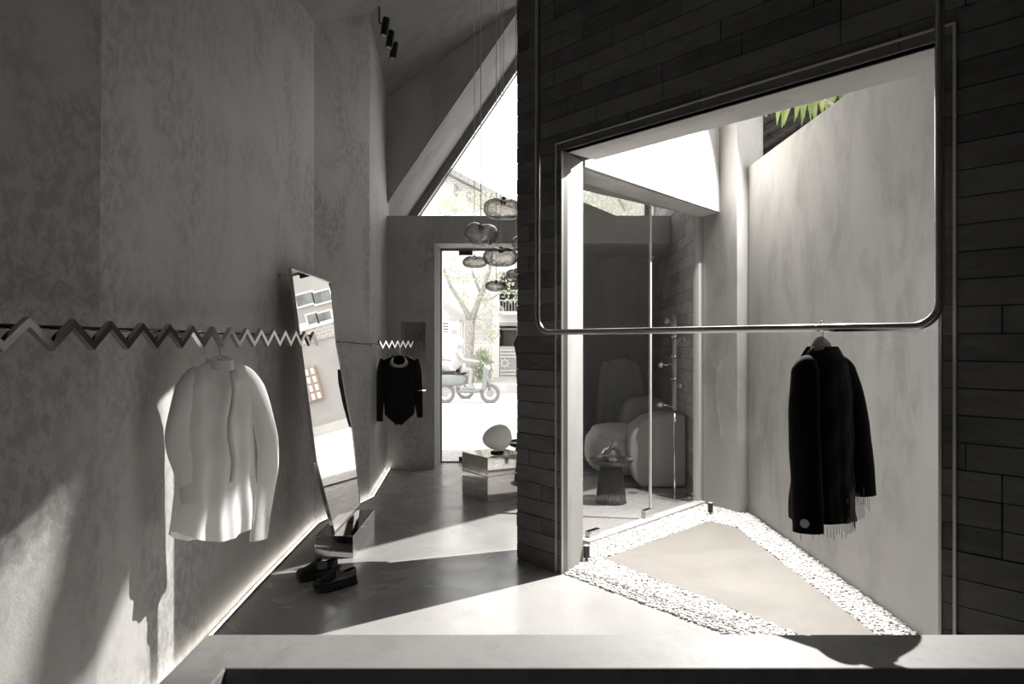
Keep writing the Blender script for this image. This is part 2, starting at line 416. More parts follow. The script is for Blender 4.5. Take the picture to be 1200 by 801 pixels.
# left pier with niche (niche px 470..499, y 376..460)
nx0, nx1, nz0, nz1 = -1.40, -1.09, 0.93, 1.86
bw.box(-1.60,nx0, 8.6,9.05, 0,Z2); bw.box(nx1,-0.978, 8.6,9.05, 0,Z2)
bw.box(nx0,nx1, 8.6,9.05, 0,nz0); bw.box(nx0,nx1, 8.6,9.05, nz1,Z2); bw.box(nx0,nx1, 9.03,9.05, nz0,nz1)
struct(bw.build('wall_back_pier', 'stucco'))
rv = MB()                                        # pale splayed jamb and head of the door
rv.prism([(-0.978,8.601,0),(-0.978,9.08,0),(-0.945,9.08,0)], (0,0,Z1))
struct(rv.build('trim_door_reveal', 'reveal'))
bm_ = MB()
bm_.box(-0.978,2.03, 8.6,9.1, Z1,Z2)
bm_.box(-1.9,2.15, 9.1,10.0, 2.98,Z2)
bm_.box(0.72,2.05, 9.1,10.0, Z1,2.98)
# low sloping upstand behind the beam on the right
bm_.prism([(0.35,8.7,Z2),(1.376,8.7,Z2),(0.35,8.7,3.61)], (0,0.2,0))
struct(bm_.build('wall_back_beam', 'smooth'))
pr = MB()
pr.box(0.62,0.86, 8.6,10.1, 0,Z1); pr.box(0.86,2.12, 10.0,10.12, 0,Z1)
struct(pr.build('wall_back_alcove', 'smooth'))
# slanted gable wall
gw = MB()
A0, A1 = (-1.70, 3.19), (0.118, 5.85)
gw.prism([(-1.72,8.6,3.19),(A0[0],8.6,A0[1]),(A1[0],8.6,A1[1]),(A1[0],8.6,5.95),(-1.72,8.6,4.9)], (0,1.35,0))
gw.box(0.118,2.05, 8.6,9.95, 5.85,7.4)
struct(gw.build('wall_gable', 'smooth'))
sl = MB()                                        # paler sloping soffit of the deep window
dv = Vector((A1[0]-A0[0], 0, A1[1]-A0[1])).normalized(); nn = Vector((dv.z, 0, -dv.x))
a = Vector((A0[0],8.598,A0[1])); b = Vector((A1[0],8.598,A1[1]))
sl.prism([a, b, b+nn*0.012, a+nn*0.012], (0,1.36,0))
struct(sl.build('trim_gable_soffit', 'court'))
wf = thing('window_gable', None, None, (0,10,3.19)); wf['kind'] = 'structure'
f_ = MB()
for off0, off1 in ((0.0, 0.125), (0.145, 0.16)):
    a = Vector((A0[0],-0.06,0)) ; b = Vector((A1[0],-0.06,A1[1]-3.19))
    f_.prism([a+nn*off0, b+nn*off0+dv*0.3, b+nn*off1+dv*0.3, a+nn*off1], (0,0.06,0))
f_.box(1.93,2.03,-0.06,0.0,0,2.7)
f_.build('window_frame', 'frame', wf)
gp = MB(); gp.quad((-1.5,-0.03,0.0),(2.0,-0.03,0.0),(2.0,-0.03,2.7),(0.118,-0.03,2.7)); gp.build('pane', 'streetpane', wf)

dr = thing('door_1', None, None, (-0.945,9.08,0)); dr['kind'] = 'structure'
g_ = MB(); g_.quad((0.005,0,0.02),(0.27,0,0.02),(0.27,0,Z1-.01),(0.005,0,Z1-.01)); g_.quad((0.275,0.004,0.02),(1.56,0.004,0.02),(1.56,0.004,Z1-.01),(0.275,0.004,Z1-.01)); g_.build('pane', 'streetpane', dr)
g_ = MB(); g_.box(0.0,1.56,-0.015,0.015,0,0.018); g_.box(0,0.014,-0.02,0.02,0,Z1); g_.box(0.0,1.56,-0.02,0.02,Z1-0.03,Z1); g_.build('door_frame', 'frame', dr)
g_ = MB(); g_.box(0.24,0.34,-0.025,0.025,0.02,0.075); g_.box(0.24,0.42,-0.025,0.025,Z1-0.085,Z1-0.03); g_.build('patch_fitting', 'blackmat', dr)
# small switch box glowing in the niche
nb = thing('niche_light', 'small pale light fitting low in the wall niche behind the black blouse', 'light', (-1.15,8.80,0.97))
MB().box(-0.055,0.045,-0.05,0.04,-0.04,0.005).build('housing', 'white', nb, bevel=0.004)
MB().box(-0.05,0.04,-0.045,0.035,0.005,0.010).build('lens', 'led', nb)

# ------------------------------------------------------------------ brick walls
def brick_rows(P, t0, t1, ztop, hole=None, phase=2.918, h=0.1166, pro=0.012, seed=1, joints=None):
    mb = MB(); r = random.Random(seed)
    k = 0; z = phase
    while z > 0.0: z -= h
    row = 0
    while z < ztop:
        za, zb = max(z, 0.0), min(z+h, ztop)
        t = t0 - r.choice((0.0, 0.26, 0.13, 0.39))
        while t < t1:
            ln = r.choice((0.52, 0.78, 1.04, 0.52))
            spans = [(max(t, t0), min(t+ln, t1))]
            if hole and zb > 0 and za < hole[2]-0.02:
                new = []
                for a, b in spans:
                    if b <= hole[0] or a >= hole[1]: new.append((a, b))
                    else:
                        if a < hole[0]-0.02: new.append((a, hole[0]))
                        if b > hole[1]+0.02: new.append((hole[1], b))
                spans = new
            p = pro + r.uniform(-0.0035, 0.0035); tn = r.random()
            for a, b in spans:
                if b-a < 0.015: continue
                g = 0.0026
                zz0, zz1 = za+g, zb-g
                if zz1-zz0 < 0.01: continue
                vs = [P(a+g,0,zz0),P(b-g,0,zz0),P(b-g,-p,zz0),P(a+g,-p,zz0),P(a+g,0,zz1),P(b-g,0,zz1),P(b-g,-p,zz1),P(a+g,-p,zz1)]
                mb.add(vs, [(0,1,2,3),(7,6,5,4),(3,2,6,7),(1,0,4,5),(2,1,5,6),(0,3,7,4)], tn)
            t += ln
        z += h; row += 1
    return mb
root = D.objects.new('wall_brick', None); C.objects.link(root); struct(root)
brick_rows(BW, tE, 5.2, 5.75, (0.0, tK, HEAD), seed=11).build('brick_courses', 'brick', root, tone=True)
# core of the wall (thickness T)
co = MB()
def wallbox(mb, t0, t1, z0, z1, o0=0.0, o1=T):
    mb.add([BW(t0,o0,z0),BW(t1,o0,z0),BW(t1,o1,z0),BW(t0,o1,z0),BW(t0,o0,z1),BW(t1,o0,z1),BW(t1,o1,z1),BW(t0,o1,z1)],
           [(0,3,2,1),(4,5,6,7),(0,1,5,4),(1,2,6,5),(2,3,7,6),(3,0,4,7)])
wallbox(co, tE, -0.02, 0, 5.75, 0.0, 0.02); wallbox(co, tK, 5.2, 0, 5.75); wallbox(co, tE, 5.2, HEAD, 5.75)
co.build('wall_core', 'joint', root)
# stub behind: shared jamb body between passage and court
jb = MB()
pE = BW(tE, 0.02); pJ = BW(-0.002, 0.02)
jb.prism([(pE.x,pE.y,0),(pJ.x,pJ.y,0),(0.517,4.98,0),(0.56,5.44,0),(0.40,5.36,0),(0.22,5.20,0)], (0,0,5.75))
struct(jb.build('wall_jamb', 'reveal'))
# opening frame: U channel set into the brick face
fr = thing('window_court', None, None, BW(0)); fr['kind'] = 'structure'
def LB(t0,t1,o0,o1,z0,z1,mb):
    b0 = BW(0)
    mb.add([p-b0 for p in (BW(t0,o0,z0),BW(t1,o0,z0),BW(t1,o1,z0),BW(t0,o1,z0),BW(t0,o0,z1),BW(t1,o0,z1),BW(t1,o1,z1),BW(t0,o1,z1))],
           [(0,3,2,1),(4,5,6,7),(0,1,5,4),(1,2,6,5),(2,3,7,6),(3,0,4,7)])
fm = MB(); fe = MB()
LB(-0.050,0.0,-0.002,0.045,0,HEAD+0.05,fm); LB(tK,tK+0.045,-0.002,0.045,0,HEAD+0.05,fm); LB(-0.05,tK+0.045,-0.002,0.045,HEAD,HEAD+0.05,fm)
LB(-0.058,-0.050,-0.022,0.0,0,HEAD+0.058,fe); LB(tK+0.045,tK+0.057,-0.022,0.0,0,HEAD+0.058,fe); LB(-0.05,tK+0.057,-0.022,0.0,HEAD+0.05,HEAD+0.058,fe)
LB(-0.006,0.002,-0.016,0.0,0,HEAD,fe); LB(tK-0.012,tK,-0.016,0.05,0,HEAD,fe)
fm.build('window_frame', 'frame', fr); fe.build('frame_edge', 'framelight', fr)
LBp = MB(); LBp.quad(*[p-BW(0) for p in (BW(0.004,0.106,0),BW(tK-.004,0.106,0),BW(tK-.004,0.106,HEAD),BW(0.004,0.106,HEAD))]); LBp.build('pane', 'pane', fr)
LBs = MB(); LB(0.0,tK,0.085,0.098,-0.02,0.012,LBs); LB(0.0,tK,0.114,0.127,-0.02,0.012,LBs); LBs.build('sill_channel', 'frame', fr)
sf = MB()                                        # plastered soffit and reveal on the court side
wallbox(sf, 0.0, tK+0.3, HEAD-0.004, HEAD+0.01, 0.05, T+0.03)
wallbox(sf, tK, tK+0.02, 0, HEAD, 0.05, T+0.02)
struct(sf.build('trim_opening_soffit', 'smooth'))
th = MB(); wallbox(th, 0.0, tK, -0.05, 0.001, 0.0, 0.13)
struct(th.build('floor_threshold', 'floor'))

# ------------------------------------------------------------------ court walls
cw = MB()
RWX = 2.23
cw.box(RWX,RWX+0.14, 2.2,6.45, -0.05,3.25)
struct(cw.build('wall_right_court', 'court'))
cb = MB()
cb.prism([(1.87,6.81,-0.05),(2.10,6.37,-0.05),(2.235,6.44,-0.05),(2.39,6.50,-0.05),(2.39,6.85,-0.05),(2.1,7.0,-0.05)], (0,0,4.3))
struct(cb.build('wall_back_court', 'court'))
# lintel wall over the glass partition
li = MB()
lf0, lf1 = Vector((0.535,4.99)), Vector((2.0,6.57))
gl0, gl1 = Vector((0.55,5.44)), Vector((1.86,6.80))
li.prism([(lf0.x,lf0.y,2.88),(lf1.x,lf1.y,2.85),(2.1,6.9,2.85),(gl1.x,gl1.y,2.85),(gl0.x-0.2,gl0.y+0.1,2.88)], (0,0,4.5))
struct(li.build('wall_lintel_court', 'court'))
ls = MB()
ls.prism([(lf0.x-.02,lf0.y+.03,2.872),(lf1.x-.01,lf1.y+.02,2.842),(gl1.x,gl1.y+.01,2.842),(gl0.x,gl0.y,2.872)], (0,0,0.009))
struct(ls.build('trim_lintel_soffit', 'smooth'))
gd = (gl1-gl0).normalized(); gn = Vector((gd.y,-gd.x))
pt = thing('window_partition', None, None, (gl0.x,gl0.y,0)); pt['kind'] = 'structure'
ang = math.atan2(gd.y, gd.x); Lg = (gl1-gl0).length
RM = Matrix.Rotation(ang, 4, 'Z')
def pbox(mb, a0,a1,b0,b1,z0,z1): mb.box(a0,a1,b0,b1,z0,z1, RM)
# vertical joint between the panes at px 762
def t_at(px):
    k = (px-600)/800; return (k*gl0.y-gl0.x)/(gd.x-k*gd.y)
tj = t_at(762)
pn = MB(); pn.quad(*[RM@Vector(p) for p in ((0.02,0,0.03),(tj-0.004,0,0.03),(tj-0.004,0,2.87),(0.02,0,2.87))]); pn.build('pane','pane',pt)
pn = MB(); pn.quad(*[RM@Vector(p) for p in ((tj+0.004,0,0.03),(Lg-.05,0,0.03),(Lg-.05,0,2.85),(tj+0.004,0,2.86))]); pn.build('pane','pane',pt)
pf = MB(); pbox(pf,tj-0.009,tj+0.009,-0.009,0.009,0.03,2.845); pf.build('joint_strip','framelight',pt)
pf = MB(); pbox(pf,Lg-0.055,Lg+0.0,-0.03,0.03,0,2.85); pf.build('window_frame','framelight',pt)
pf = MB(); pbox(pf,tj-0.11,tj+0.02,-0.022,0.022,0.03,0.10); pbox(pf,t_at(698)-0.11,t_at(698)+0.04,-0.022,0.022,0.03,0.075)
pf.build('patch_fitting','steel',pt)
cu = MB(); pbox(cu,0.0,Lg+0.02,-0.085,0.02,-0.05,0.028); struct(cu.build('trim_partition_curb','court', loc=(gl0.x,gl0.y,0)))
# sofa room side wall in brick
wr = D.objects.new('wall_right', None); C.objects.link(wr); struct(wr)
q0, q1 = Vector((1.90,6.86)), Vector((2.09,10.05)); qd = (q1-q0).normalized(); qn = Vector((qd.y,-qd.x))
def QW(t, off=0.0, z=0.0):
    p = q0+qd*t+qn*off; return Vector((p.x,p.y,z))
brick_rows(QW, 0.0, (q1-q0).length, 6.9, seed=5, h=0.125).build('brick_courses', 'brick2', wr, tone=True)
qc = MB(); qc.add([QW(-.1,0,0),QW(3.3,0,0),QW(3.3,.2,0),QW(-.1,.2,0),QW(-.1,0,7.4),QW(3.3,0,7.4),QW(3.3,.2,7.4),QW(-.1,.2,7.4)],[(0,3,2,1),(4,5,6,7),(0,1,5,4),(1,2,6,5),(2,3,7,6),(3,0,4,7)])
qc.build('wall_core','joint',wr)

# ------------------------------------------------------------------ room behind the camera
nb_ = MB(); nb_.box(-1.9,5.5,-2.75,-2.6,0,5.6); struct(nb_.build('wall_front','stucco'))
nb_ = MB(); nb_.box(5.4,5.55,-2.6,-0.7,0,5.6); nb_.prism([(5.4,-0.9,0),(g0.x,g0.y,0),(g0.x+.12,g0.y+.12,0),(5.55,-0.8,0)],(0,0,5.6)); struct(nb_.build('wall_right_side','brick'))

# ------------------------------------------------------------------ foreground parapet of the stair well
par = thing('stair_parapet', 'low concrete parapet across the foreground with an arm at the left', 'parapet', (0,1.9,0))
PZ = 0.70; yf = 0.90*800/342; yn = 0.90*800/382.5
xo = -1.036*0.90*800/800*1.0
xo = -355/342*0.90*1.0; xi = -336/382.5*0.90
top = MB()
top.prism([(xo,yf-1.9,PZ-0.05),(xo,-0.3-1.9,PZ-0.05),(xi,-0.3-1.9,PZ-0.05),(xi,yn-1.9,PZ-0.05),(2.83,yn-1.9,PZ-0.05),(2.63,yf-1.9,PZ-0.05)], (0,0,0.05))
top.build('coping', 'ledge', par, bevel=0.006)
bd = MB()
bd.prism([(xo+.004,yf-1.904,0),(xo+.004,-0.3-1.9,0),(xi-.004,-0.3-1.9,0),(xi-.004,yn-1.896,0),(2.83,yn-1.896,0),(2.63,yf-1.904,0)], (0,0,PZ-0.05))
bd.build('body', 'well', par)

# ------------------------------------------------------------------ hanging U shaped tube rail
off = -0.30
def line_at(k):                                  # point on the line parallel to the wall where X = k*d
    p0 = J+nrm*off; t = (k*p0.y-p0.x)/(u.x-k*u.y); return p0+u*t
Pl, Pr = line_at(0.0375), line_at(0.6265); ZP = 1.663
path = []
rt = 0.10
d2 = (Pr-Pl).normalized()
def P3(p, z): return Vector((p.x,p.y,z))
for z in (5.55, 4.0, 2.5): path.append(P3(Pl, z))
for k in range(0, 9):
    a_ = PI/2*k/8; path.append(P3(Pl+d2*(rt*(1-math.cos(a_))), ZP+rt*(1-math.sin(a_))))
for s in (0.3, 0.6): path.append(P3(Pl.lerp(Pr, s), ZP))
for k in range(0, 9):
    a_ = PI/2*k/8; path.append(P3(Pr-d2*(rt*(1-math.sin(a_))), ZP+rt*(1-math.cos(a_))))
for z in (2.5, 4.0, 5.45): path.append(P3(Pr, z))
rail = thing('tube_rail', 'tall steel tube rail bent like a U, hanging before the court opening', 'clothes rail', P3(Pl, ZP))
t_ = MB(); t_.tube([p-P3(Pl, ZP) for p in path], 0.0175, 20); t_.build('tube', 'pipe', rail, smooth=True)
for P_, zt in ((Pl, 5.50), (Pr, 5.40)):
    MB().lathe([(0.045,0),(0.045,0.012)], 24, P3(P_, zt)-P3(Pl, ZP)).build('flange', 'pipe', rail)

# ------------------------------------------------------------------ zigzag rails
def zigzag(mb, p0, p1, n, zlo, zhi, w=0.02, th=0.017):
    p0, p1 = Vector(p0), Vector(p1); d = (p1-p0)/n; dn = d.normalized(); sd = Vector((dn.y,-dn.x,0))
    step = d.length; up = zhi-zlo-th
    tt = th*math.hypot(step, up)/step/1.0        # vertical thickness
    pts = [(p0+d*i, (zlo if i % 2 else zhi-th*1.6)) for i in range(n+1)]
    low, hig = [], []
    for p, z in pts:
        low.append(Vector((p.x,p.y,z))); hig.append(Vector((p.x,p.y,z+th*1.75)))
    for i in range(n):
        a,b,c,e = low[i],low[i+1],hig[i+1],hig[i]
        mb.add([a,b,c,e,a+sd*w,b+sd*w,c+sd*w,e+sd*w],[(0,1,2,3),(7,6,5,4),(0,4,5,1),(2,6,7,3)])
    return mb
zr = thing('zigzag_rail', 'long polished zigzag steel rail on the left wall holding the white shirt', 'clothes rail', (-1.46,3.2,1.6))
o_ = Vector((-1.46,3.2,1.6))
z_ = MB(); zigzag(z_, Vector((-1.462,1.832,0))-Vector((o_.x,o_.y,0)), Vector((-1.462,5.087,0))-Vector((o_.x,o_.y,0)), 31, 1.572-1.6, 1.673-1.6)
z_.build('zigzag_bar', 'steel', zr)
r_ = MB(); r_.tube([(-0.02,-1.5,0.045),(-0.02,1.9,0.045)], 0.009, 10); r_.build('rod', 'darksteel', zr, smooth=True)
for yy, wx in ((-0.02,-1.642),(0.95,-1.685)):
    b_ = MB(); b_.tube([(wx+1.462,yy,0.035),(-0.02,yy,0.035)], 0.007, 10); b_.tube([(wx+1.46,yy,0.035),(wx+1.475,yy,0.035)], 0.026, 20); b_.build('bracket','steel',zr,smooth='auto')
o2 = Vector((-1.30,7.5,1.57))
zr2 = thing('zigzag_rail', 'short far zigzag steel rail near the back wall holding the black blouse', 'clothes rail', o2)
z_ = MB(); zigzag(z_, Vector((-1.375,7.0,0))-Vector((o2.x,o2.y,0)), Vector((-1.20,8.15,0))-Vector((o2.x,o2.y,0)), 12, 1.527-1.57, 1.618-1.57)
z_.build('zigzag_bar', 'steel', zr2)
r_ = MB(); r_.tube([Vector((-1.62,6.1,1.603))-o2, Vector((-1.39,7.0,1.575))-o2, Vector((-1.23,8.1,1.575))-o2], 0.008, 10); r_.build('rod','darksteel',zr2,smooth=True)
b_ = MB(); b_.tube([Vector((-1.475,7.06,1.57))-o2, Vector((-1.37,7.06,1.575))-o2], 0.006, 8); b_.tube([Vector((-1.478,7.06,1.57))-o2, Vector((-1.462,7.06,1.57))-o2], 0.018, 14); b_.build('bracket','steel',zr2)

# ------------------------------------------------------------------ leaning mirror and plinth
PLX0, PLX1, PLY0, PLY1, PLZ = -1.462, -1.178, 5.06, 5.84, 0.164
pl = thing('mirror_plinth', 'low mirrored box carrying the leaning mirror, beside the black shoes', 'plinth', (-1.32,5.45,0))
MB().box(PLX0+1.32,PLX1+1.32,PLY0-5.45,PLY1-5.45,0.0,PLZ).build('box', 'mirrorbox', pl, bevel=0.0025)
MB().box(PLX1+1.32,PLX1+1.3205+0.001,PLY0-5.45+0.003,PLY1-5.45-0.003,0.098,0.102).build('joint', 'darksteel', pl)
def onmir(px, py):                               # the mirror's plane leans back to the wall
    a = Vector(((px-600)/800, 1, (400-py)/800)); # x + 0.137 (z-0.164) = -1.335
    den = a.x + 0.137*a.z; t = (-1.335 - 0.137*(CAMZ-0.164))/den
    return Vector((a.x*t, t, CAMZ+a.z*t))
MP = [onmir(*p) for p in ((341,313),(387,330),(394,402),(413,505),(422.4,590),(392,623),(371,541))]
# put the two foot corners level on the plinth
for p in MP[4:6]:
    pass
mo = Vector((-1.335,5.5,PLZ))
mi = thing('leaning_mirror', 'tall frameless faceted mirror leaning on the wall from a mirrored box', 'mirror', mo)
nb = Vector((1,0,0.137)).normalized()
mm = MB(); mm.prism([p-mo+nb*0.0 for p in MP][::-1], -nb*0.012); mm.build('glass', 'mirror', mi)
cen = sum(MP, Vector())/len(MP)
rim = MB()
for i in range(len(MP)):
    a, b = MP[i]-mo, MP[(i+1) % len(MP)]-mo
    ia, ib = a+(cen-mo-a).normalized()*0.010, b+(cen-mo-b).normalized()*0.010
    rim.prism([a,b,ib,ia], nb*0.003)
    rim.prism([a,b,b-nb*0.022,a-nb*0.022], (a-b).cross(nb).normalized()*0.004)
rim.build('bevelled_edge', 'steel', mi)
tb = MB(); wy = 5.02
tb.tube([Vector((-1.715,wy,2.09))-mo, Vector((-1.60,wy,2.09))-mo], 0.005, 8); tb.tube([Vector((-1.717,wy,2.09))-mo, Vector((-1.70,wy,2.09))-mo], 0.016, 14)
tb.build('wall_fixing','steel',mi)
# second faceted mirror, only its edge shows beyond the brick wall
m2 = thing('wall_mirror', 'faceted mirror whose tip shows past the end of the brick wall', 'mirror', (0.10,5.30,1.55))
mb2 = MB(); pts = [W(609,385,5.3),(W(602,402,5.3)),W(604,412,5.3),W(608.5,434,5.3),W(625,434,5.3),W(625,385,5.3)]
mb2.prism([p-Vector((0.10,5.30,1.55)) for p in pts], (0.02,0.03,0)); mb2.build('glass','mirrorbox',m2)

# ------------------------------------------------------------------ garments
def lerp_tab(tab, v):
    for (a, x), (b, y_) in zip(tab, tab[1:]):
        if v <= b: 
            k = (v-a)/(b-a) if b > a else 0; return x+(y_-x)*k
    return tab[-1][1]
def body(mb, left, right, thick, topf, botf, nu=44, nv=50, fold=0.010, seed=0, nfold=5, back=True, front_gap=0.0):
    r = random.Random(seed); ph = [r.uniform(0, 6.28) for _ in range(6)]
    for side in ((-1, 1) if back else (-1,)):
        vs = []
        for j in range(nv+1):
            v = j/nv
            xl, xr = lerp_tab(left, v), lerp_tab(right, v); th = lerp_tab(thick, v)
            for i in range(nu+1):
                q = -1+2*i/nu
                x = xl+(xr-xl)*(q+1)/2
                zt, zb = topf(x, side), botf(x, side)
                z = zt+(zb-zt)*v
                prof = max(0.0, 1-q*q)**0.5
                fo = fold*(0.25+v)*(math.sin(nfold*q*2.2+ph[0]+v*0.9)*0.6+math.sin(nfold*q*4.1+ph[1]-v*1.4)*0.3+math.sin(q*17+ph[2]+v*3)*0.16)*prof
                sag = 0.004*math.sin(v*23+q*5+ph[3])*prof
                yv = side*(th*prof)+fo*side+sag
                vs.append((x, yv, z))
        fs = []
        for j in range(nv):
            for i in range(nu):
                a = j*(nu+1)+i; f = (a, a+1, a+nu+2, a+nu+1)
                fs.append(f if side > 0 else f[::-1])
        mb.add(vs, fs)
    return mb
def sleeve(mb, path, radii, flat=0.5, seg=22, sub=8, seed=0, fold=0.06, cap=False):
    """tube through path, radii = half-width across; flattened in y"""
    r = random.Random(seed); ph = r.uniform(0, 6); P = []; R = []
    path = [Vector(p) for p in path]
    for i in range(len(path)-1):
        for k in range(sub):
            t = k/sub; p0 = path[max(i-1,0)]; p1 = path[i]; p2 = path[i+1]; p3 = path[min(i+2,len(path)-1)]
            P.append(0.5*((2*p1)+(-p0+p2)*t+(2*p0-5*p1+4*p2-p3)*t*t+(-p0+3*p1-3*p2+p3)*t**3)); R.append(radii[i]+(radii[i+1]-radii[i])*t)
    P.append(path[-1]); R.append(radii[-1]); n = len(P); vs = []
    for i, p in enumerate(P):
        t = (P[min(i+1,n-1)]-P[max(i-1,0)]).normalized(); side = Vector((t.z,0,-t.x)); side = side.normalized() if side.length > 1e-3 else Vector((1,0,0))
        up = side.cross(t)
        for k in range(seg):
            a = 2*PI*k/seg; w = 1+fold*math.sin(a*3+ph+i*0.35)+fold*0.8*math.sin(i*0.9+a*2+ph)
            vs.append(p+side*math.cos(a)*R[i]*(1+0.25*(w-1))+up*math.sin(a)*R[i]*flat*w)
    fs = []
    for i in range(n-1):
        for k in range(seg):
            a = i*seg+k; b = i*seg+(k+1) % seg; fs.append((a,b,b+seg,a+seg))
    if cap: fs += [tuple(range(seg))[::-1]]
    mb.add(vs, fs); return mb
def hanger(name, label, loc, rz, half=0.2, drop=0.09, hook=0.09, m='steel', group=None, thick=0.006, hx=0.0):
    """loc = where the shoulders meet the hook's stem"""
    h = thing(name, label, 'hanger', loc, rz, group)
    bar = MB(); pts = [(-half,0,-drop),(-half*0.55,0,-drop*0.42),(-0.05,0,-0.008),(0,0,0),(0.05,0,-0.008),(half*0.55,0,-drop*0.42),(half,0,-drop)]
    bar.tube(pts, [thick*0.8,thick,thick,thick,thick,thick,thick*0.8], 10); bar.build('shoulder_bar', m, h, smooth=True)
    hk = MB(); r = 0.018; pth = [(0,0,0),(0,0,hook-2*r-0.005),(0.004,0,hook-2*r)]
    for k in range(0, 11):
        a = -PI*0.28+PI*1.28*k/10; pth.append((0.0+r*math.cos(a)*1.0, 0, hook-r+r*math.sin(a)))
    hk.tube(pth, 0.0028, 8); hk.build('hook', 'steel', h, smooth=True)
    return h

# --- white shirt
SC = Vector((-1.400,3.27,0)); srz = math.atan2(0.50, 0.27)
srz = math.radians(64)
ztop = 1.515
sh = thing('shirt', 'long white translucent shirt hanging from the zigzag rail on the left wall', 'shirt', (SC.x,SC.y,ztop), srz)
def s_top(x, side):
    ax = abs(x)
    if ax < 0.065: return -0.012-0.0*ax if side > 0 else -0.050+0.6*ax
    return -0.012-(ax-0.065)*0.40
def s_bot(x, side): return -0.845+0.09*min(1, (abs(x)/0.23))**2.2 + (-0.015 if side > 0 else 0)
b_ = MB(); body(b_, [(0,-0.165),(0.10,-0.172),(0.25,-0.178),(0.6,-0.20),(1,-0.235)], [(0,0.165),(0.1,0.172),(0.3,0.175),(0.7,0.185),(1,0.205)], [(0,0.012),(0.1,0.05),(0.5,0.07),(1,0.085)], s_top, s_bot, fold=0.014, seed=4, nfold=4)
b_.build('body', 'shirt', sh, smooth=True)
s_ = MB(); sleeve(s_, [(-0.115,0.0,-0.045),(-0.165,-0.005,-0.13),(-0.215,-0.015,-0.33),(-0.195,-0.025,-0.46),(-0.170,-0.03,-0.56)], [0.025,0.052,0.055,0.050,0.045], 0.42, seed=1); s_.build('sleeve','shirt',sh,smooth=True)
s_ = MB(); sleeve(s_, [(0.115,0,-0.045),(0.175,-0.02,-0.15),(0.212,-0.055,-0.38),(0.210,-0.07,-0.56),(0.165,-0.075,-0.79)], [0.025,0.055,0.060,0.058,0.048], 0.42, seed=2); s_.build('sleeve','shirt',sh,smooth=True)
s_ = MB(); sleeve(s_, [(-0.171,-0.03,-0.555),(-0.163,-0.03,-0.60),(-0.158,-0.03,-0.635)], [0.047,0.046,0.046], 0.45, sub=3, fold=0.02); s_.build('cuff','shirtdense',sh,smooth=True)
s_ = MB(); sleeve(s_, [(0.166,-0.075,-0.785),(0.157,-0.075,-0.84),(0.152,-0.075,-0.895)], [0.051,0.050,0.050], 0.45, sub=3, fold=0.02); s_.build('cuff','shirtdense',sh,smooth=True)
c_ = MB(); ring = []
for rr, zz in ((0.066,-0.040),(0.060,-0.008),(0.056,0.008)):
    ring.append([(rr*1.0*math.cos(2*PI*k/28), 0.045*math.sin(2*PI*k/28)-0.004, zz+(0.012*math.sin(2*PI*k/28))) for k in range(28)])
vs = [p for r in ring for p in r]; c_.add(vs, [(i*28+k, i*28+(k+1) % 28, (i+1)*28+(k+1) % 28, (i+1)*28+k) for i in range(2) for k in range(28)])
c_.build('collar','shirtdense',sh,smooth=True)
p_ = MB()
for i in range(30):
    v0, v1 = i/30, (i+1)/30
    def pp(v, dx):
        z = -0.05-v*0.52; return (0.012*math.sin(v*9)-0.03*v+dx, -0.078-0.030*math.sin(v*1.6)-0.0012*math.sin(v*40)-0.004, z)
    p_.quad(pp(v0,-0.013), pp(v0,0.013), pp(v1,0.013), pp(v1,-0.013))
pk = p_.build('placket','shirtdense',sh,smooth=True,weld=True)
so = pk.modifiers.new('s','SOLIDIFY'); so.thickness = 0.003
hanger('garment_hanger', 'thin metal hanger inside the white shirt', (SC.x,SC.y,ztop-0.005), srz, 0.15, 0.055, 0.105)

sh.scale = (1.13,1,1)
# --- black blouse (far)
BZ = W(468,415,7.62)
bl = thing('blouse', 'black blouse with pale beaded collar and split pointed hem on the far rail', 'blouse', BZ, math.radians(4))
k_ = 7.62/800
def b_top(x, side):
    ax = abs(x)
    if ax < 0.075: return -0.004 if side > 0 else -0.10+0.10*(ax/0.075)**2
    return -0.004-(ax-0.075)*0.42
def b_bot(x, side):
    ax = abs(x)
    if side < 0 and ax < 0.018: return -0.66
    return -0.785+max(0, ax-0.02)*0.85
b_ = MB(); body(b_, [(0,-0.18),(0.15,-0.185),(0.5,-0.185),(0.85,-0.17),(1,-0.16)], [(0,0.18),(0.15,0.185),(0.5,0.18),(0.85,0.175),(1,0.165)], [(0,0.012),(0.1,0.05),(1,0.06)], b_top, b_bot, nu=60, fold=0.007, seed=9)
b_.build('body','blouse',bl,smooth=True)
for sgn, pth in ((-1,[(-0.165,0,-0.05),(-0.195,0,-0.2),(-0.215,-0.01,-0.45),(-0.228,-0.01,-0.74)]),(1,[(0.165,0,-0.05),(0.19,0,-0.2),(0.21,-0.01,-0.45),(0.228,-0.01,-0.70)])):
    s_ = MB(); sleeve(s_, pth, [0.05,0.055,0.05,0.046 if sgn<0 else 0.03], 0.4, seed=3); s_.build('sleeve','sheerblack',bl,smooth=True)
for zz, rx, rw in ((-0.10,0.078,0.010),(-0.135,0.095,0.004)):
    t_ = MB(); t_.tube([(rx*math.sin(a), -0.045-0.01*math.cos(a), zz*0.55-0.055*math.cos(a)-0.01) for a in [(-2.2+4.4*i/24) for i in range(25)]], rw, 8); t_.build('beaded_collar','paletrim',bl,smooth=True)
for sgn in (-1,1):
    t_ = MB(); t_.tube([(sgn*0.085,-0.025,-0.012),(sgn*0.175,-0.03,-0.052)], 0.006, 8); t_.build('shoulder_trim','paletrim',bl)
hanger('garment_hanger', 'thin metal hanger inside the black blouse on the far rail', (BZ.x,BZ.y,BZ.z-0.002), math.radians(4), 0.165, 0.055, 0.115)

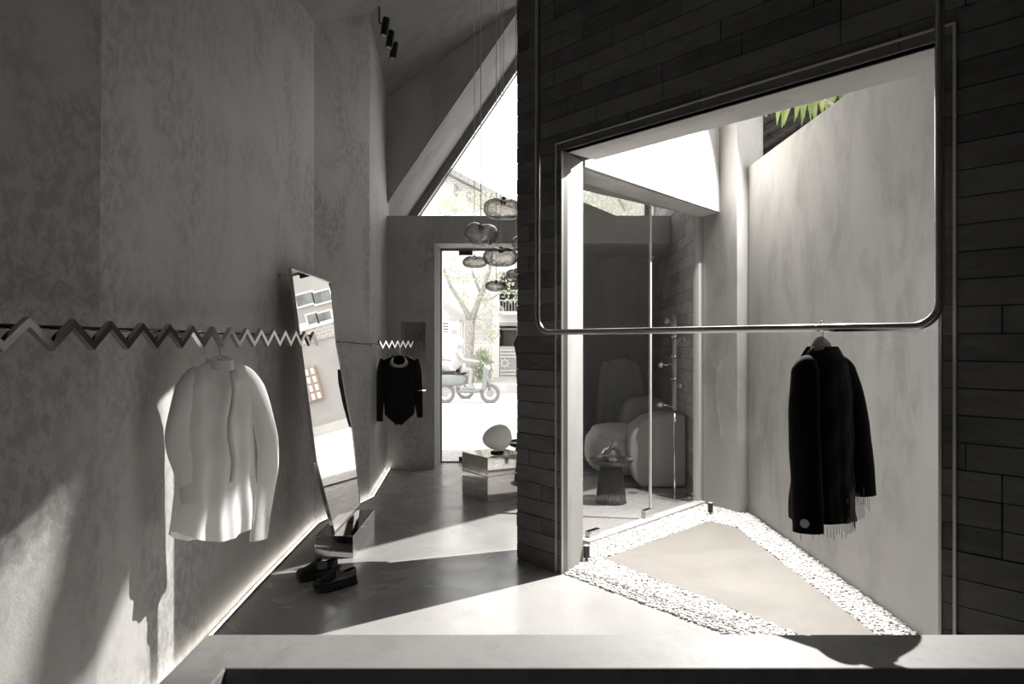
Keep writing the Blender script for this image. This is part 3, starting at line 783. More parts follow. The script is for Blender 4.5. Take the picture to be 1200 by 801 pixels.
# --- black jacket on the tube rail
jh = line_at((964-600)/800); jz = 1.60
jrz = math.atan2(nrm.y, nrm.x)
jk = thing('jacket', 'black jacket with fringed hem hanging from the steel tube rail', 'jacket', (jh.x,jh.y,jz-0.02), jrz)
def j_top(x, side):
    ax = abs(x)
    if ax < 0.055: return 0.0
    return -(ax-0.055)*0.55
def j_bot(x, side): return -0.775-0.02*math.sin(x*6)
b_ = MB(); body(b_, [(0,-0.20),(0.2,-0.205),(0.55,-0.20),(1,-0.215)], [(0,0.20),(0.2,0.205),(0.55,0.20),(1,0.215)], [(0,0.045),(0.08,0.085),(0.35,0.105),(0.7,0.105),(1,0.115)], j_top, j_bot, fold=0.006, seed=21)
b_.build('body','blackcloth',jk,smooth=True)
s_ = MB(); sleeve(s_, [(-0.13,0,-0.055),(-0.185,-0.008,-0.11),(-0.215,-0.015,-0.30),(-0.215,-0.025,-0.54),(-0.23,-0.04,-0.785)], [0.02,0.055,0.060,0.060,0.060], 1.05, seed=5, fold=0.02, cap=True); s_.build('sleeve','blackcloth',jk,smooth=True)
s_ = MB(); sleeve(s_, [(0.13,0,-0.055),(0.185,-0.010,-0.11),(0.225,-0.04,-0.28),(0.23,-0.065,-0.45),(0.245,-0.085,-0.69)], [0.02,0.055,0.060,0.055,0.050], 1.0, seed=6, fold=0.02, cap=True); s_.build('sleeve','blackcloth',jk,smooth=True)
# round pale disc on the near cuff
dpos = Vector((-0.262,-0.052,-0.735))
di = MB(); di.lathe([(0.018,0),(0.018,0.003)], 24); do = di.build('disc','palecollar',jk); do.location = Vector((-0.292,-0.055,-0.735)); do.rotation_euler = (0, -PI/2, 0.35)
rf = random.Random(8)
for i in range(26):
    q = -1+2*i/25; th_ = (1-q*q)**0.5*0.112
    for side in (-1,):
        fg = MB(); fg.tube([(q*0.21, side*th_, -0.77),(q*0.21+rf.uniform(-.003,.003), side*th_-0.002, -0.79-rf.uniform(0.01,0.045))], 0.0011, 4); fg.build('fringe_thread','blackmat',jk)
for i in range(8):
    fg = MB(); fg.tube([(0.21+0.01*i*0.8,-0.12+0.012*i,-0.695),(0.21+0.01*i*0.8,-0.12+0.012*i,-0.72-rf.uniform(0.01,0.04))], 0.0011, 4); fg.build('fringe_thread','blackmat',jk)
st = MB()
for i in range(12):
    x0 = -0.02+0.016*i; st.tube([(x0,-0.116,-0.62-rf.uniform(0,0.09)),(x0,-0.119,-0.775)], 0.0012, 4)
st.build('hem_threads','frame',jk)
hj = hanger('padded_hanger', 'pale padded hanger of the black jacket on the tube rail', (jh.x,jh.y,jz+0.0), jrz, 0.155, 0.055, 0.095)
pc = MB(); pc.ball((-0.012,0,-0.002), 0.085, 0.026, 0.030, 20, 10, fn=lambda d,p,t: d+Vector((0,0,-0.25*abs(d.x)))); pc.build('neck_pad','palecollar',hj,smooth=True)

# --- shirt reflection in the glass, built as a sheer shirt behind it
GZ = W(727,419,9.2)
ss = thing('shirt_reflection', 'faint reflection of a shirt, built as a sheer grey shirt behind the glass', 'shirt', GZ, math.radians(-4))
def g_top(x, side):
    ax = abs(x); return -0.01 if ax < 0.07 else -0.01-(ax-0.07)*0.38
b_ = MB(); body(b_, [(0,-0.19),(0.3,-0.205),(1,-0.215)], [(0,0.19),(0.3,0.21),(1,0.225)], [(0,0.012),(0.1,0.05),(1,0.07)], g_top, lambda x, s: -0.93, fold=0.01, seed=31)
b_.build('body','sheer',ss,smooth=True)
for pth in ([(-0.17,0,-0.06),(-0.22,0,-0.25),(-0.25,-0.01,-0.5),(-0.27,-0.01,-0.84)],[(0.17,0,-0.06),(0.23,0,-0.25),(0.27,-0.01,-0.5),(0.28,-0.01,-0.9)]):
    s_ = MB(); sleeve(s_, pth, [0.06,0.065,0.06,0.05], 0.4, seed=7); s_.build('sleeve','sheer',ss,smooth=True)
hg = hanger('garment_hanger', 'thin added hanger with a long wire for the shirt reflection', (GZ.x,GZ.y,GZ.z-0.004), math.radians(-4), 0.17, 0.06, 0.09, m='frame', thick=0.004)
wv = MB(); wv.tube([(0,0,0.085),(0,0,Z1-GZ.z+0.005)], 0.0008, 6); wv.build('wire','frame',hg)  # wire added to hang the reflected shirt from the soffit

# ------------------------------------------------------------------ chunky shoes
def shoe(label, toe, heel, flip=1):
    toe, heel = Vector(toe), Vector(heel); L = (heel-toe).length; rz = math.atan2(toe.y-heel.y, toe.x-heel.x)
    r = thing('chunky_shoe', label, 'shoe', (heel.x, heel.y, 0), rz, 'pair of chunky black lace-up shoes')
    S = L/0.29
    # outline of the sole: x from heel 0 to toe 0.29
    def hw(x):
        t = x/0.29
        return S*(0.036+0.014*math.sin(PI*min(1,max(0,(t-0.30)/0.75)))**1.2)*max(0.0, 1-abs(2*t-1)**7)**0.5 if 0 <= t <= 1 else 0
    def cx(x): return flip*0.006*math.sin(PI*x/0.29)
    def lug(x): return 0.0
    def loft(z0f, z1f, infl, mb, n=40, rows=2):
        vs = []; fs = []
        xs = [0.29*(0.5-0.5*math.cos(PI*i/n)) for i in range(n+1)]
        ring_n = 2*(n+1)
        for j in range(rows):
            for side in (1,-1):
                seq = xs if side == 1 else xs[::-1]
                for x in seq:
                    z = z0f(x) if j == 0 else z1f(x)
                    vs.append((S*x, cx(x)+side*(hw(x)+infl*(0.3 if hw(x) < 0.004 else 1)), z))
        for k in range(ring_n):
            fs.append((k, (k+1) % ring_n, ring_n+(k+1) % ring_n, ring_n+k))
        fs.append(tuple(range(ring_n))[::-1]); fs.append(tuple(range(ring_n, 2*ring_n)))
        mb.add(vs, fs)
    ms = MB(); loft(lambda x: 0.022+0.010*max(0,(x-0.22)/0.07)**2, lambda x: 0.046+0.008*max(0,(x-0.2)/0.09)**2, 0.004, ms)
    sole = ms.build('sole','rubber',r,smooth='auto',weld=True)
    lg = MB()
    segs = [(0.0,0.028),(0.034,0.062),(0.068,0.088),(0.118,0.140),(0.148,0.172),(0.180,0.204),(0.212,0.236),(0.244,0.272)]
    for a, b in segs:
        zt = 0.024+0.010*max(0,((a+b)/2-0.22)/0.07)**2; zb = 0.0+0.012*max(0,((a+b)/2-0.235)/0.05)**2
        for side in (1,-1):
            w0, w1 = max(0.02*S, hw(a+.003)), max(0.02*S, hw(b-.003))
            vs = [(S*a,0,zb),(S*b,0,zb),(S*b,side*(w1+0.003)+cx(b),zb),(S*a,side*(w0+0.003)+cx(a),zb)]; vs += [(p[0],p[1],zt) for p in vs]
            lg.add(vs, [(0,3,2,1),(4,5,6,7),(0,1,5,4),(1,2,6,5),(2,3,7,6),(3,0,4,7)])
    lg.build('tread','rubber',r)
    # upper: rows of cross sections
    up = MB(); n = 44; seg = 18; vs = []; fs = []
    def hgt(x):
        t = x/0.29
        return S*lerp_tab([(0,0.055),(0.06,0.070),(0.30,0.058),(0.42,0.072),(0.50,0.078),(0.62,0.060),(0.75,0.042),(0.88,0.036),(0.96,0.026),(1,0.012)], t)
    for i in range(n+1):
        x = 0.29*(0.5-0.5*math.cos(PI*i/n)); w = max(0.001, hw(x)-0.002); h = hgt(x)
        for k in range(seg+1):
            a = PI*k/seg; op = 0.92 if 0.04 < x/0.29 < 0.42 else 1.0
            pw = 0.62 if x/0.29 < 0.6 else 0.85
            vs.append((S*x, cx(x)+w*math.copysign(abs(math.cos(a))**pw, math.cos(a))*(1-0.25*math.sin(a)*(x/0.29<0.5)), 0.045+0.006*max(0,(x-0.2)/0.09)**2+h*math.sin(a)**0.8))
    for i in range(n):
        for k in range(seg):
            if 0.05 < (i+0.5)/n*1.0 and (0.5-0.5*math.cos(PI*(i+.5)/n)) < 0.40 and 6 <= k < 12 and i > 5: continue   # the foot opening
            a = i*(seg+1)+k; fs.append((a,a+1,a+seg+2,a+seg+1))
    up.add(vs, fs); uo = up.build('upper','leather',r,smooth=True)
    so = uo.modifiers.new('s','SOLIDIFY'); so.thickness = 0.004
    # insole, tongue, laces, welt
    i_ = MB(); i_.ball((S*0.075,0,0.062),S*0.062,S*0.026,0.006,16,6); i_.build('insole','blackmat',r,smooth=True)
    t_ = MB(); t_.ball((S*0.135,0,0.113*S+0.012),S*0.034,S*0.020,0.016,14,8, fn=lambda d,p,t: Vector((d.x,d.y,d.z-0.35*d.x))); t_.build('tongue','leather',r,smooth=True)
    for k in range(3):
        x = 0.142+0.019*k; zt = 0.045+hgt(x)+0.001
        l_ = MB(); l_.tube([(S*x,-0.020,zt-0.012),(S*x+0.003,-0.008,zt+0.003),(S*x+0.003,0.008,zt+0.003),(S*x,0.020,zt-0.012)], 0.0028, 8); l_.build('lace','blackmat',r,smooth=True)
    w_ = MB(); xs = [0.29*(0.5-0.5*math.cos(PI*i/36)) for i in range(37)]
    loop = [(S*x, cx(x)+hw(x)+0.002, 0.048+0.008*max(0,(x-0.2)/0.09)**2) for x in xs]+[(S*x, cx(x)-hw(x)-0.002, 0.048+0.008*max(0,(x-0.2)/0.09)**2) for x in xs[::-1]]
    w_.tube(loop+[loop[0]], 0.003, 6); w_.build('welt','rubber',r,smooth=True)
    return r
def FP(px, py): d = CAMZ*800/(py-400); return ((px-600)/800*d, d)
shoe('chunky black lace-up shoe nearer the camera, right one of the pair', FP(367.5,694), FP(417.5,682), 1)
shoe('chunky black lace-up shoe farther back, tucked behind the other one', FP(347,681.5), FP(396,671), -1)

# ------------------------------------------------------------------ mirrored cube, egg lamp, fluted tables
cb0 = FP(571.5,589.5)
cub = thing('mirrored_cube', 'mirrored cube side table with the white egg lamp on top', 'side table', (cb0[0],cb0[1],0), math.atan2(0.803,-0.596)-PI/2)
s = 0.47; hc = 0.455
MB().box(0,s,0,s,0.0,0.262).build('lower_box','mirrorbox',cub,bevel=0.002)
MB().box(0,s,0,s,0.267,hc).build('upper_box','mirrorbox',cub,bevel=0.002)
MB().box(0.003,s-.003,0.003,s-.003,0.262,0.267).build('joint','white',cub)
cube_m = Matrix.Translation((cb0[0],cb0[1],0)) @ Matrix.Rotation(math.atan2(0.803,-0.596)-PI/2, 4, 'Z')
lp = W(582.5,527,7.08); lp.z = hc
eg = thing('egg_lamp', 'white egg shaped glass table lamp on the mirrored cube', 'table lamp', lp)
MB().lathe([(0.066,0),(0.068,0.004),(0.066,0.016),(0.060,0.018)],32).build('base','blackmat',eg,smooth='auto')
def egg(d, p, t):
    k = 1+0.16*(d.x/0.15); d = Vector((d.x, d.y*k, d.z*k)); a = 0.22
    return Vector((d.x*math.cos(a)-d.z*math.sin(a)*0.6, d.y, d.z*math.cos(a)+d.x*math.sin(a)*0.7))
MB().ball((0,0,0.155),0.155,0.13,0.133,40,24,fn=egg).build('glass_shade','opal',eg,smooth=True)
def fluted(label, loc, s=1.0):
    t = thing('fluted_side_table', label, 'side table', loc)
    MB().lathe([(0.150*s,0),(0.148*s,0.01),(0.128*s,0.20*s),(0.108*s,0.36*s),(0.100*s,0.372*s)],120,flute=24,fd=0.035).build('fluted_base','wood',t,smooth=True)
    MB().lathe([(0.10*s,0.370*s),(0.16*s,0.376*s),(0.205*s,0.400*s),(0.222*s,0.432*s),(0.216*s,0.434*s),(0.196*s,0.410*s),(0.15*s,0.397*s),(0.02,0.395*s)],64).build('tray_top','black',t,smooth='auto')
    return t
tx = (0.99,6.82,0)
fluted('black fluted side table with dished top behind the glass, below the vase', tx, 1.0)
fluted('black fluted side table half hidden behind the mirrored cube', (0.155,8.02,0), 1.0)
va = thing('glass_vase', 'small clear round glass vase on the black fluted table', 'vase', (tx[0]+0.0,tx[1],0.3955))
MB().lathe([(0.045,0),(0.075,0.010),(0.098,0.05),(0.100,0.085),(0.078,0.130),(0.030,0.155),(0.014,0.172),(0.014,0.190),(0.026,0.215)],40).build('bowl','vase',va,smooth=True)
ve = MB(); ve.tube([(0.02,0,0.14),(0.045,0,0.17),(0.05,0,0.20)],[0.02,0.012,0.016],12,cap=False); ve.build('spout','vase',va,smooth=True)
MB().lathe([(0.04,0.012),(0.070,0.020),(0.088,0.055),(0.086,0.058)],32).build('water','vase',va,smooth=True)

# ------------------------------------------------------------------ lounge chair
lc = thing('lounge_chair', 'rounded grey velvet lounge chair behind the glass partition', 'armchair', (1.55,7.85,0))
o_ = Vector((1.55,7.85,0))
pr_ = [(738,540),(737,522),(740,508),(747,498),(757,490.5),(770,486),(784,484.5),(798,485),(812,486)]
pts = [W(px,py,7.42) for px,py in pr_]
pts = [Vector((min(p.x,1.895),p.y,p.z)) for p in pts] + [Vector((1.895,7.42,0.03)), W(753,571,7.42), W(743,560,7.42)]
am = MB(); am.prism([p-o_ for p in pts], (0.0,0.42,0)); ao = am.build('arm','velvet',lc,bevel=0.025,smooth='auto')
ao.modifiers.clear(); b = ao.modifiers.new('b','BEVEL'); b.width = 0.03; b.segments = 4; b.limit_method='ANGLE'; b.angle_limit = math.radians(50)
st_ = MB(); st_.ball((-0.16,0.26,0.33), 0.52,0.44,0.275,36,20,p=0.62); st_.build('seat','velvetlight',lc,smooth=True)
sc2 = MB(); sc2.ball((-0.14,0.22,0.53), 0.47,0.38,0.10,36,16,p=0.6); sc2.build('seat_cushion','velvetlight',lc,smooth=True)
bk = MB()
bk.ball((0.06,0.50,0.50), 0.29,0.22,0.44,32,18,p=0.6); bk.build('backrest','velvet',lc,smooth=True)
pb = MB(); pb.box(-0.45,0.33,-0.38,0.75,0.0,0.06); pb.build('plinth','blackmat',lc,bevel=0.01)

# ------------------------------------------------------------------ floor lamp with globes
fx = W(790.5,583,6.98); fx.z = 0
flp = thing('floor_lamp', 'slim steel floor lamp with small glass globes on short arms', 'floor lamp', fx)
bs = MB(); bs.box(-0.135,0.135,-0.135,0.135,0,0.032, Matrix.Rotation(math.radians(38),4,'Z')); bs.build('base','steel',flp,bevel=0.002)
def zl(py): return CAMZ-(py-400)/800*6.98
MB().tube([(0,0,0.03),(0,0,zl(480))],0.009,12).build('pole','steel',flp,smooth=True)
MB().tube([(0,0,zl(480)),(0,0,zl(368))],0.021,16).build('upper_tube','frame',flp,smooth='auto')
for py in (394,417,443,492): MB().lathe([(0.03,-0.008),(0.034,0),(0.03,0.008)],20,(0,0,zl(py))).build('collar','steel',flp,smooth=True)
for (gx,gy,ay) in ((781,376,384),(801,396,404),(774,427,425),(797,451,458),(773,473.5,476)):
    g = Vector(((gx-790.5)/800*6.98, -0.03, zl(gy)))
    ar = MB(); ar.tube([(0,0,zl(ay)-0.04),(g.x*0.15,-0.01,zl(ay)),(g.x*0.6,-0.02,g.z),(g.x,-0.03,g.z)],0.004,8); ao = ar.build('arm','steel',flp,smooth=True)
    MB().ball(g,0.032,0.032,0.032,18,12).build('globe','vase',ao,smooth=True)
    MB().ball(g,0.014,0.014,0.014,12,8).build('bulb','opal',ao,smooth=True)

# ------------------------------------------------------------------ pendants
def pendant(label, px, py, w, h, d, m, seed, cordpx=None):
    c = W(px,py,d); r = thing('pendant_lamp', label, 'pendant lamp', c, 0, 'cluster of blown glass pendant lamps')
    rx, rz = w/2/800*d, h/2/800*d; rn = random.Random(seed); a1, a2, a3 = (rn.uniform(0,6.28) for _ in range(3))
    def fn(dv, p, t):
        k = 1+0.10*math.sin(2*t+a1)*math.sin(p)+0.07*math.sin(3*t+a2)*math.sin(p)**2+0.05*math.sin(2*p+a3)
        v = dv*k
        if v.z > 0: v.z -= rz*0.38*math.exp(-((v.x-rx*0.1)/(rx*0.28))**2)*0.5
        return v
    MB().ball((0,0,0),rx,rx*0.85,rz,32,20,p=0.9,fn=fn).build('glass_shade',m,r,smooth=True)
    MB().lathe([(rx*0.10,rz*1.0),(rx*0.16,rz*0.9),(rx*0.16,rz*0.45),(rx*0.08,rz*0.35)],16).build('lamp_holder','frame',r,smooth='auto')
    top = 5.6-c.z if True else 0
    zt = ceil_z(c.x, c.y)-c.z
    MB().tube([(0,0,rz*0.95),(0,0,zt)],0.0035,6).build('cord','cord',r)
def ceil_z(x, y_):                               # height of the ceiling mesh above a point
    me = D.objects['ceiling'].data; best = None
    for f in me.polygons:
        vs = [me.vertices[i].co for i in f.vertices]
        for i in range(1, len(vs)-1):
            a,b,c = vs[0],vs[i],vs[i+1]
            den = (b.y-c.y)*(a.x-c.x)+(c.x-b.x)*(a.y-c.y)
            if abs(den) < 1e-9: continue
            l1 = ((b.y-c.y)*(x-c.x)+(c.x-b.x)*(y_-c.y))/den; l2 = ((c.y-a.y)*(x-c.x)+(a.x-c.x)*(y_-c.y))/den; l3 = 1-l1-l2
            if min(l1,l2,l3) >= -1e-4:
                z = l1*a.z+l2*b.z+l3*c.z; best = z if best is None else min(best, z)
    return best or 5.5
pendant('large clear glass pendant lamp, topmost of the cluster', 590,244,40,27,6.3,'blob',1)
pendant('large clear glass pendant lamp just left of and below the topmost one', 563.5,274,40,27,6.3,'blob',2)
pendant('wide smoky glass pendant lamp in the middle of the cluster', 587,300,38,23,6.95,'blobs',3)
pendant('small grey glass pendant lamp, leftmost of the cluster', 556,306,27,14,7.5,'blobs',4)
pendant('small dark glass pendant lamp, lowest of the cluster', 581.5,334.5,25,14,7.5,'blobs',5)
pendant('pale glass pendant lamp half hidden by the brick wall, beside the topmost', 609,283,20,15,6.6,'blob',6)
pendant('dark glass pendant lamp half hidden by the brick wall, low in the cluster', 604.5,320.5,22,13,7.2,'blobs',7)

# ------------------------------------------------------------------ ceiling spotlights
for i,(px,py) in enumerate(((451.3,31.5),(457.2,46),(461.5,59))):
    d = 7.0+0.35*i; c = W(px,py,d)
    lab = ('black cylinder spotlight, highest of the stepped trio by the far wall', 'black cylinder spotlight, middle of the stepped trio by the far wall', 'black cylinder spotlight, lowest of the stepped trio by the far wall')[i]
    r = thing('ceiling_spotlight', lab, 'spotlight', c, 0, 'black spotlights on the ceiling')
    hh = 0.095
    A = Matrix.Rotation(0.12,4,'Y') @ Matrix.Rotation(-0.15,4,'X')
    m_ = MB(); m_.tube([A@Vector((0,0,-hh)),A@Vector((0,0,hh))],0.038,24); m_.build('housing','blackmat',r,smooth='auto')
    m_ = MB(); m_.tube([A@Vector((0,0,-hh-0.002)),A@Vector((0,0,-hh+0.004))],0.030,20); m_.build('lens','spot',r)
    zt = ceil_z(c.x-0.06, c.y)-c.z
    m_ = MB(); m_.tube([(0,0,hh*0.4),(-0.055,0,hh*0.4),(-0.06,0,hh*0.7),(-0.06,0,max(0.12,zt)+0.01)],0.008,8); m_.build('bracket','blackmat',r,smooth=True)

# ------------------------------------------------------------------ court uplights
for lab,(px,py) in (('small black ground spotlight in the pebbles at the court corner near the brick wall',(684,657)),('small black ground spotlight in the pebbles at the far corner of the court',(830,603))):
    p = FP(px,py); r = thing('ground_spotlight', lab, 'spotlight', (p[0]+0.02,p[1]-0.0,0.0), 0, 'ground spotlights in the court')
    MB().tube([(0,0,0.03),(0,0,0.115)],0.024,20).build('housing','blackmat',r,smooth='auto')
    MB().tube([(0,0,-0.01),(0,0,0.04)],0.008,8).build('stake','blackmat',r)
    MB().lathe([(0.020,0.113),(0.020,0.118)],20).build('lens','spot',r)

# ------------------------------------------------------------------ palm and old roof beyond the court wall
rf_ = thing('neighbour_roof', 'dark weathered roof slope rising behind the court wall', 'roof', (3.4,6.2,3.2))
rp = [W(880,215,7.2),W(1010,112,7.2),W(1010,60,7.6),W(880,90,7.6)]
rp = [p-Vector((3.4,6.2,3.2)) for p in rp]
m_ = MB(); m_.prism(rp, (0.1,0.5,0.0)); m_.build('roof_slope','thatch',rf_)
for k in range(9):
    a = rp[0].lerp(rp[3], k/8)+Vector((0,-0.03,0)); b = rp[1].lerp(rp[2], k/8)+Vector((0,-0.03,0)); 
    m_ = MB(); m_.tube([a,b],0.03,6); m_.build('batten','thatch',rf_)
pa = thing('palm', 'green palm fronds drooping over the court wall in front of the dark roof', 'palm tree', (3.3,6.6,0))
m_ = MB(); m_.tube([(0.3,0.2,0),(0.28,0.15,2.5),(0.3,0.1,5.2)],[0.12,0.1,0.08],12); m_.build('trunk','bark',pa,smooth=True)
lf = MB(); rl = random.Random(12); po = Vector((3.3,6.6,0))
def leaflet(a, b, w):
    w *= 1.7
    a, b = Vector(a), Vector(b); s_ = Vector((1,0.15,0)).cross((b-a)).normalized(); s_ = (b-a).cross(Vector((0.2,1,0))).normalized()*w; m = a.lerp(b,0.45); n_ = Vector((0,0.004,0.008))
    lf.add([a-po, m+s_-po, b-po, m-s_-po, m+n_-po], [(0,1,4),(1,2,4),(2,3,4),(3,0,4)])
for (px0,px1,py0,n,ln) in ((912,958,108,13,34),(955,972,105,4,26),(972,1003,100,7,20),(893,910,118,3,10)):
    for i in range(n):
        k = i/(n-1 if n > 1 else 1); px = px0+(px1-px0)*k; d = 6.6+rl.uniform(-.15,.15)
        a = W(px+rl.uniform(-2,2), py0-8-10*k, d); b = W(px+rl.uniform(-10,6), py0+10+ln*rl.uniform(0.55,1.1)*(1-0.35*abs(k-0.5)), d-0.05)
        leaflet(a, b, 0.022)
lf.build('frond','palm',pa)
# a young frond arches over the court; its blade throws the ragged shadow on the left wall
PSV = Vector((2.238,6.0,4.0)); kf = 0.17
def shp(px, py):                                 # wall point seen at a pixel, carried back to the blade
    X = -1.655; d = X*800/(px-600); q = Vector((X,d,CAMZ-(py-400)/800*d)); return PSV.lerp(q, kf)
bl_ = [shp(*p) for p in ((77,566),(66,628),(57,690),(45,745),(34,820),(60,835),(92,800),(108,758),(123,728),(138,690),(160,672),(176,652),(184,640),(188,600),(184,540),(181,478),(150,470),(110,515))]
m_ = MB(); m_.prism([p-po for p in bl_], Vector((0.004,0.004,0.001))); m_.build('young_frond','palm',pa)
m_ = MB(); m_.tube([Vector((0.2,0.1,3.2)),Vector((-0.45,-0.55,3.70))*1.0,Vector((-1.1,-0.95,3.78)),bl_[-2]-po,bl_[-3]-po],[0.02,0.012,0.008,0.005,0.004],8); m_.build('young_stem','bark',pa,smooth=True)

# ------------------------------------------------------------------ street
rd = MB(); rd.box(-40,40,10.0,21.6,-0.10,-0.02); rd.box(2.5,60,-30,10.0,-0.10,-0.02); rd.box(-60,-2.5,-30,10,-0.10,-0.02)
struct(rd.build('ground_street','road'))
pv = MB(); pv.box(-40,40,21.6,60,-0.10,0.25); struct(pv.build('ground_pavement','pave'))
def house(name, label, loc): return thing(name, label, 'building', loc)
DH = 25.0
def HB(mb, px0,px1,py0,py1,d0,d1,o):             # a box standing at its pixels' place at distance d0
    a = W(px0,py1,d0)-o; b = W(px1,py0,d0)-o; mb.box(a.x,b.x,a.y,a.y+(d1-d0),a.z,b.z); return mb
# gabled house
o_ = Vector((-1.5,33,0)); hs = house('gabled_house', 'pale gabled brick house with tiled roof seen through the triangular window', o_)
gy = 33.0
def G(px,py): return W(px,py,gy)-o_
m_ = MB(); m_.prism([G(430,440),G(640,440),G(640,262),G(525,204),G(430,252)], (0,6,0)); m_.build('wall','palebrick',hs)
m_ = MB(); m_.prism([G(525,198),G(655,266),G(655,273),G(525,205),G(415,258),G(415,251)], (0,7,0)); ro = m_.build('roof','roof',hs); ro.location.y = -0.7
for px in (532,547,562): 
    m_ = MB(); HB(m_,px,px+3,205+(px-525)*0.52+6,205+(px-525)*0.52+18,32.5,32.95,o_); m_.build('roof_bracket','roof',hs)
# house at the left with white gate
o_ = Vector((-2.2,25.5,0)); hl = house('cream_house', 'cream house with a low pitched canopy behind the white gate', o_)
m_ = MB(); HB(m_,440,542,330,432,25.8,30,o_); m_.build('wall','offwhite',hl)
m_ = MB(); m_.prism([W(519,352,24.8)-o_,W(548,372,24.8)-o_,W(548,378,24.8)-o_,W(519,362,24.8)-o_], (0,1.4,0)); m_.build('canopy','shade',hl)
m_ = MB(); HB(m_,519,530,376,388,25.7,25.85,o_); m_.build('window','winglass',hl)
gt = thing('white_gate', 'white slatted gate beside the white pillar across the street', 'gate', (-1.9,24,0.1)); o_ = Vector((-1.9,24,0.1))
for k in range(17):
    m_ = MB(); HB(m_,505,526,376+k*3.3,377.6+k*3.3,24,24.05,o_); m_.build('slat','white',gt)
m_ = MB(); HB(m_,525.4,526.4,374,445,23.98,24.05,o_); m_.build('frame','white',gt)
pi = thing('gate_pillar', 'white gate pillar with a small number plate across the street', 'pillar', W(532,445,24)); o_ = W(532,445,24)
m_ = MB(); HB(m_,527,538.5,375,445,23.9,24.4,o_); m_.build('shaft','white',pi)
m_ = MB(); HB(m_,526,539.5,372.5,375.2,23.85,24.45,o_); m_.build('cap','shade',pi)
m_ = MB(); HB(m_,529.5,535.5,386,390.5,23.87,23.9,o_); m_.build('number_plate','shade',pi)
fn_ = thing('white_fence', 'white picket fence behind the tree across the street', 'fence', W(560,443,25)); o_ = W(560,443,25)
for k in range(13):
    px = 540.5+k*3.0
    m_ = MB(); HB(m_,px,px+1.1,(378 if k < 4 else 397-0.5*(k % 2)),443,25,25.05,o_); m_.build('picket','white',fn_)
m_ = MB(); HB(m_,540,579,403,405,25.03,25.1,o_); m_.build('rail','white',fn_); m_ = MB(); HB(m_,540,579,432,434,25.03,25.1,o_); m_.build('rail','white',fn_)
# right building
o_ = Vector((0.5,26,0.1)); hr = house('town_house', 'pale town house with balcony, open garage and patterned steel gate at the right', o_)
m_ = MB()
HB(m_,577,585,250,447,26,31,o_); HB(m_,585,760,250,318,26,31,o_); HB(m_,585,606,366,377,26,27,o_); HB(m_,606,760,318,447,26,31,o_); HB(m_,577,760,300,440,29.5,31,o_)
m_.build('wall','white',hr)
m_ = MB(); HB(m_,585,606,377,381,26,29,o_); HB(m_,588,606,384,386,26.3,26.5,o_); m_.build('shutter_box','shade',hr)
m_ = MB(); HB(m_,590,606,387,404,28,28.2,o_); m_.build('garage_wall','offwhite',hr)
m_ = MB(); HB(m_,585.5,605,405,445,26,26.06,o_); ga = m_.build('gate','shade',hr)
for py in (409,413,417,433,437,441):
    m_ = MB(); HB(m_,586,604.5,py,py+1.2,25.95,26.0,o_); m_.build('gate_rail','white',ga)
m_ = MB(); c_ = W(591.5,425,25.95)-o_; m_.tube([c_+Vector((0.13*math.cos(a),0,0.13*math.sin(a))) for a in [2*PI*i/16 for i in range(17)]],0.02,6)
for k in range(8):
    a = PI*k/4; m_.tube([c_+Vector((0.05*math.cos(a),0,0.05*math.sin(a))),c_+Vector((0.22*math.cos(a),0,0.22*math.sin(a)))],0.012,5)
m_.build('gate_emblem','white',ga)
m_ = MB(); HB(m_,585,606,364,368,25.3,26,o_); m_.build('balcony_slab','offwhite',hr)
for k in range(6):
    m_ = MB(); HB(m_,585.5+k*3.5,586.2+k*3.5,352,364,25.35,25.4,o_); m_.build('baluster','shade',hr)
m_ = MB(); HB(m_,585,606,350.5,352,25.33,25.42,o_); m_.build('balcony_rail','shade',hr)
m_ = MB(); HB(m_,591,600,340,364,28.9,29.5,o_); m_.build('window','winglass',hr)
# facade seen only in the mirror: brick band, windows and brown shutters
def mirror_hit(px, py, d):
    p = onmir(px,py); v = (p-Vector((0,0,CAMZ))).normalized(); r = v-2*v.dot(nb)*nb
    t = (d-p.y)/r.y; return p+r*t
def MR(px0,px1,py0,py1,d):
    a = mirror_hit(px0,py1,d); b = mirror_hit(px1,py0,d); return min(a.x,b.x),max(a.x,b.x),min(a.z,b.z),max(a.z,b.z)
o_ = Vector((5.5,21.9,0.1)); hf = house('shophouse', 'shophouse with large windows and brown shutters, seen only in the leaning mirror', o_)
x0,x1,z0,z1 = MR(340,400,318,470,22.4)
m_ = MB(); m_.box(x0-0.4-o_.x,x1+2-o_.x,0.5,4,0.0,z1+1.5); m_.build('wall',plain('grey render',0.36,rough=0.9,noise=0.1,scale=1),hf)
a0,a1,b0,b1 = MR(366,368,383,400,22.35)
m_ = MB(); m_.box(x0-0.4-o_.x,x1+2-o_.x,0.44,0.5,b0-0.1,b1-0.1); m_.build('brick_band','fbrick',hf)
m_ = MB(); m_.box(x0-0.4-o_.x,x1+2-o_.x,0.40,0.5,b1-0.1,b1+0.12); m_.build('ledge','white',hf)
for (p0,p1,q0,q1) in ((348,366,339,361),(369,387,336,358),(361,371,364,382),(373,388,361,379)):
    c0,c1,e0,e1 = MR(p0,p1,q0,q1,22.3)
    m_ = MB(); m_.box(c0-o_.x,c1-o_.x,0.38,0.5,e0-0.1,e1-0.1); wn = m_.build('window','white',hf)
    m_ = MB(); m_.box(c0+.05-o_.x,c1-.05-o_.x,0.36,0.40,e0-0.05,e1-0.15); m_.build('pane','winglass',wn)
c0,c1,e0,e1 = MR(357,369,428,472,22.3)
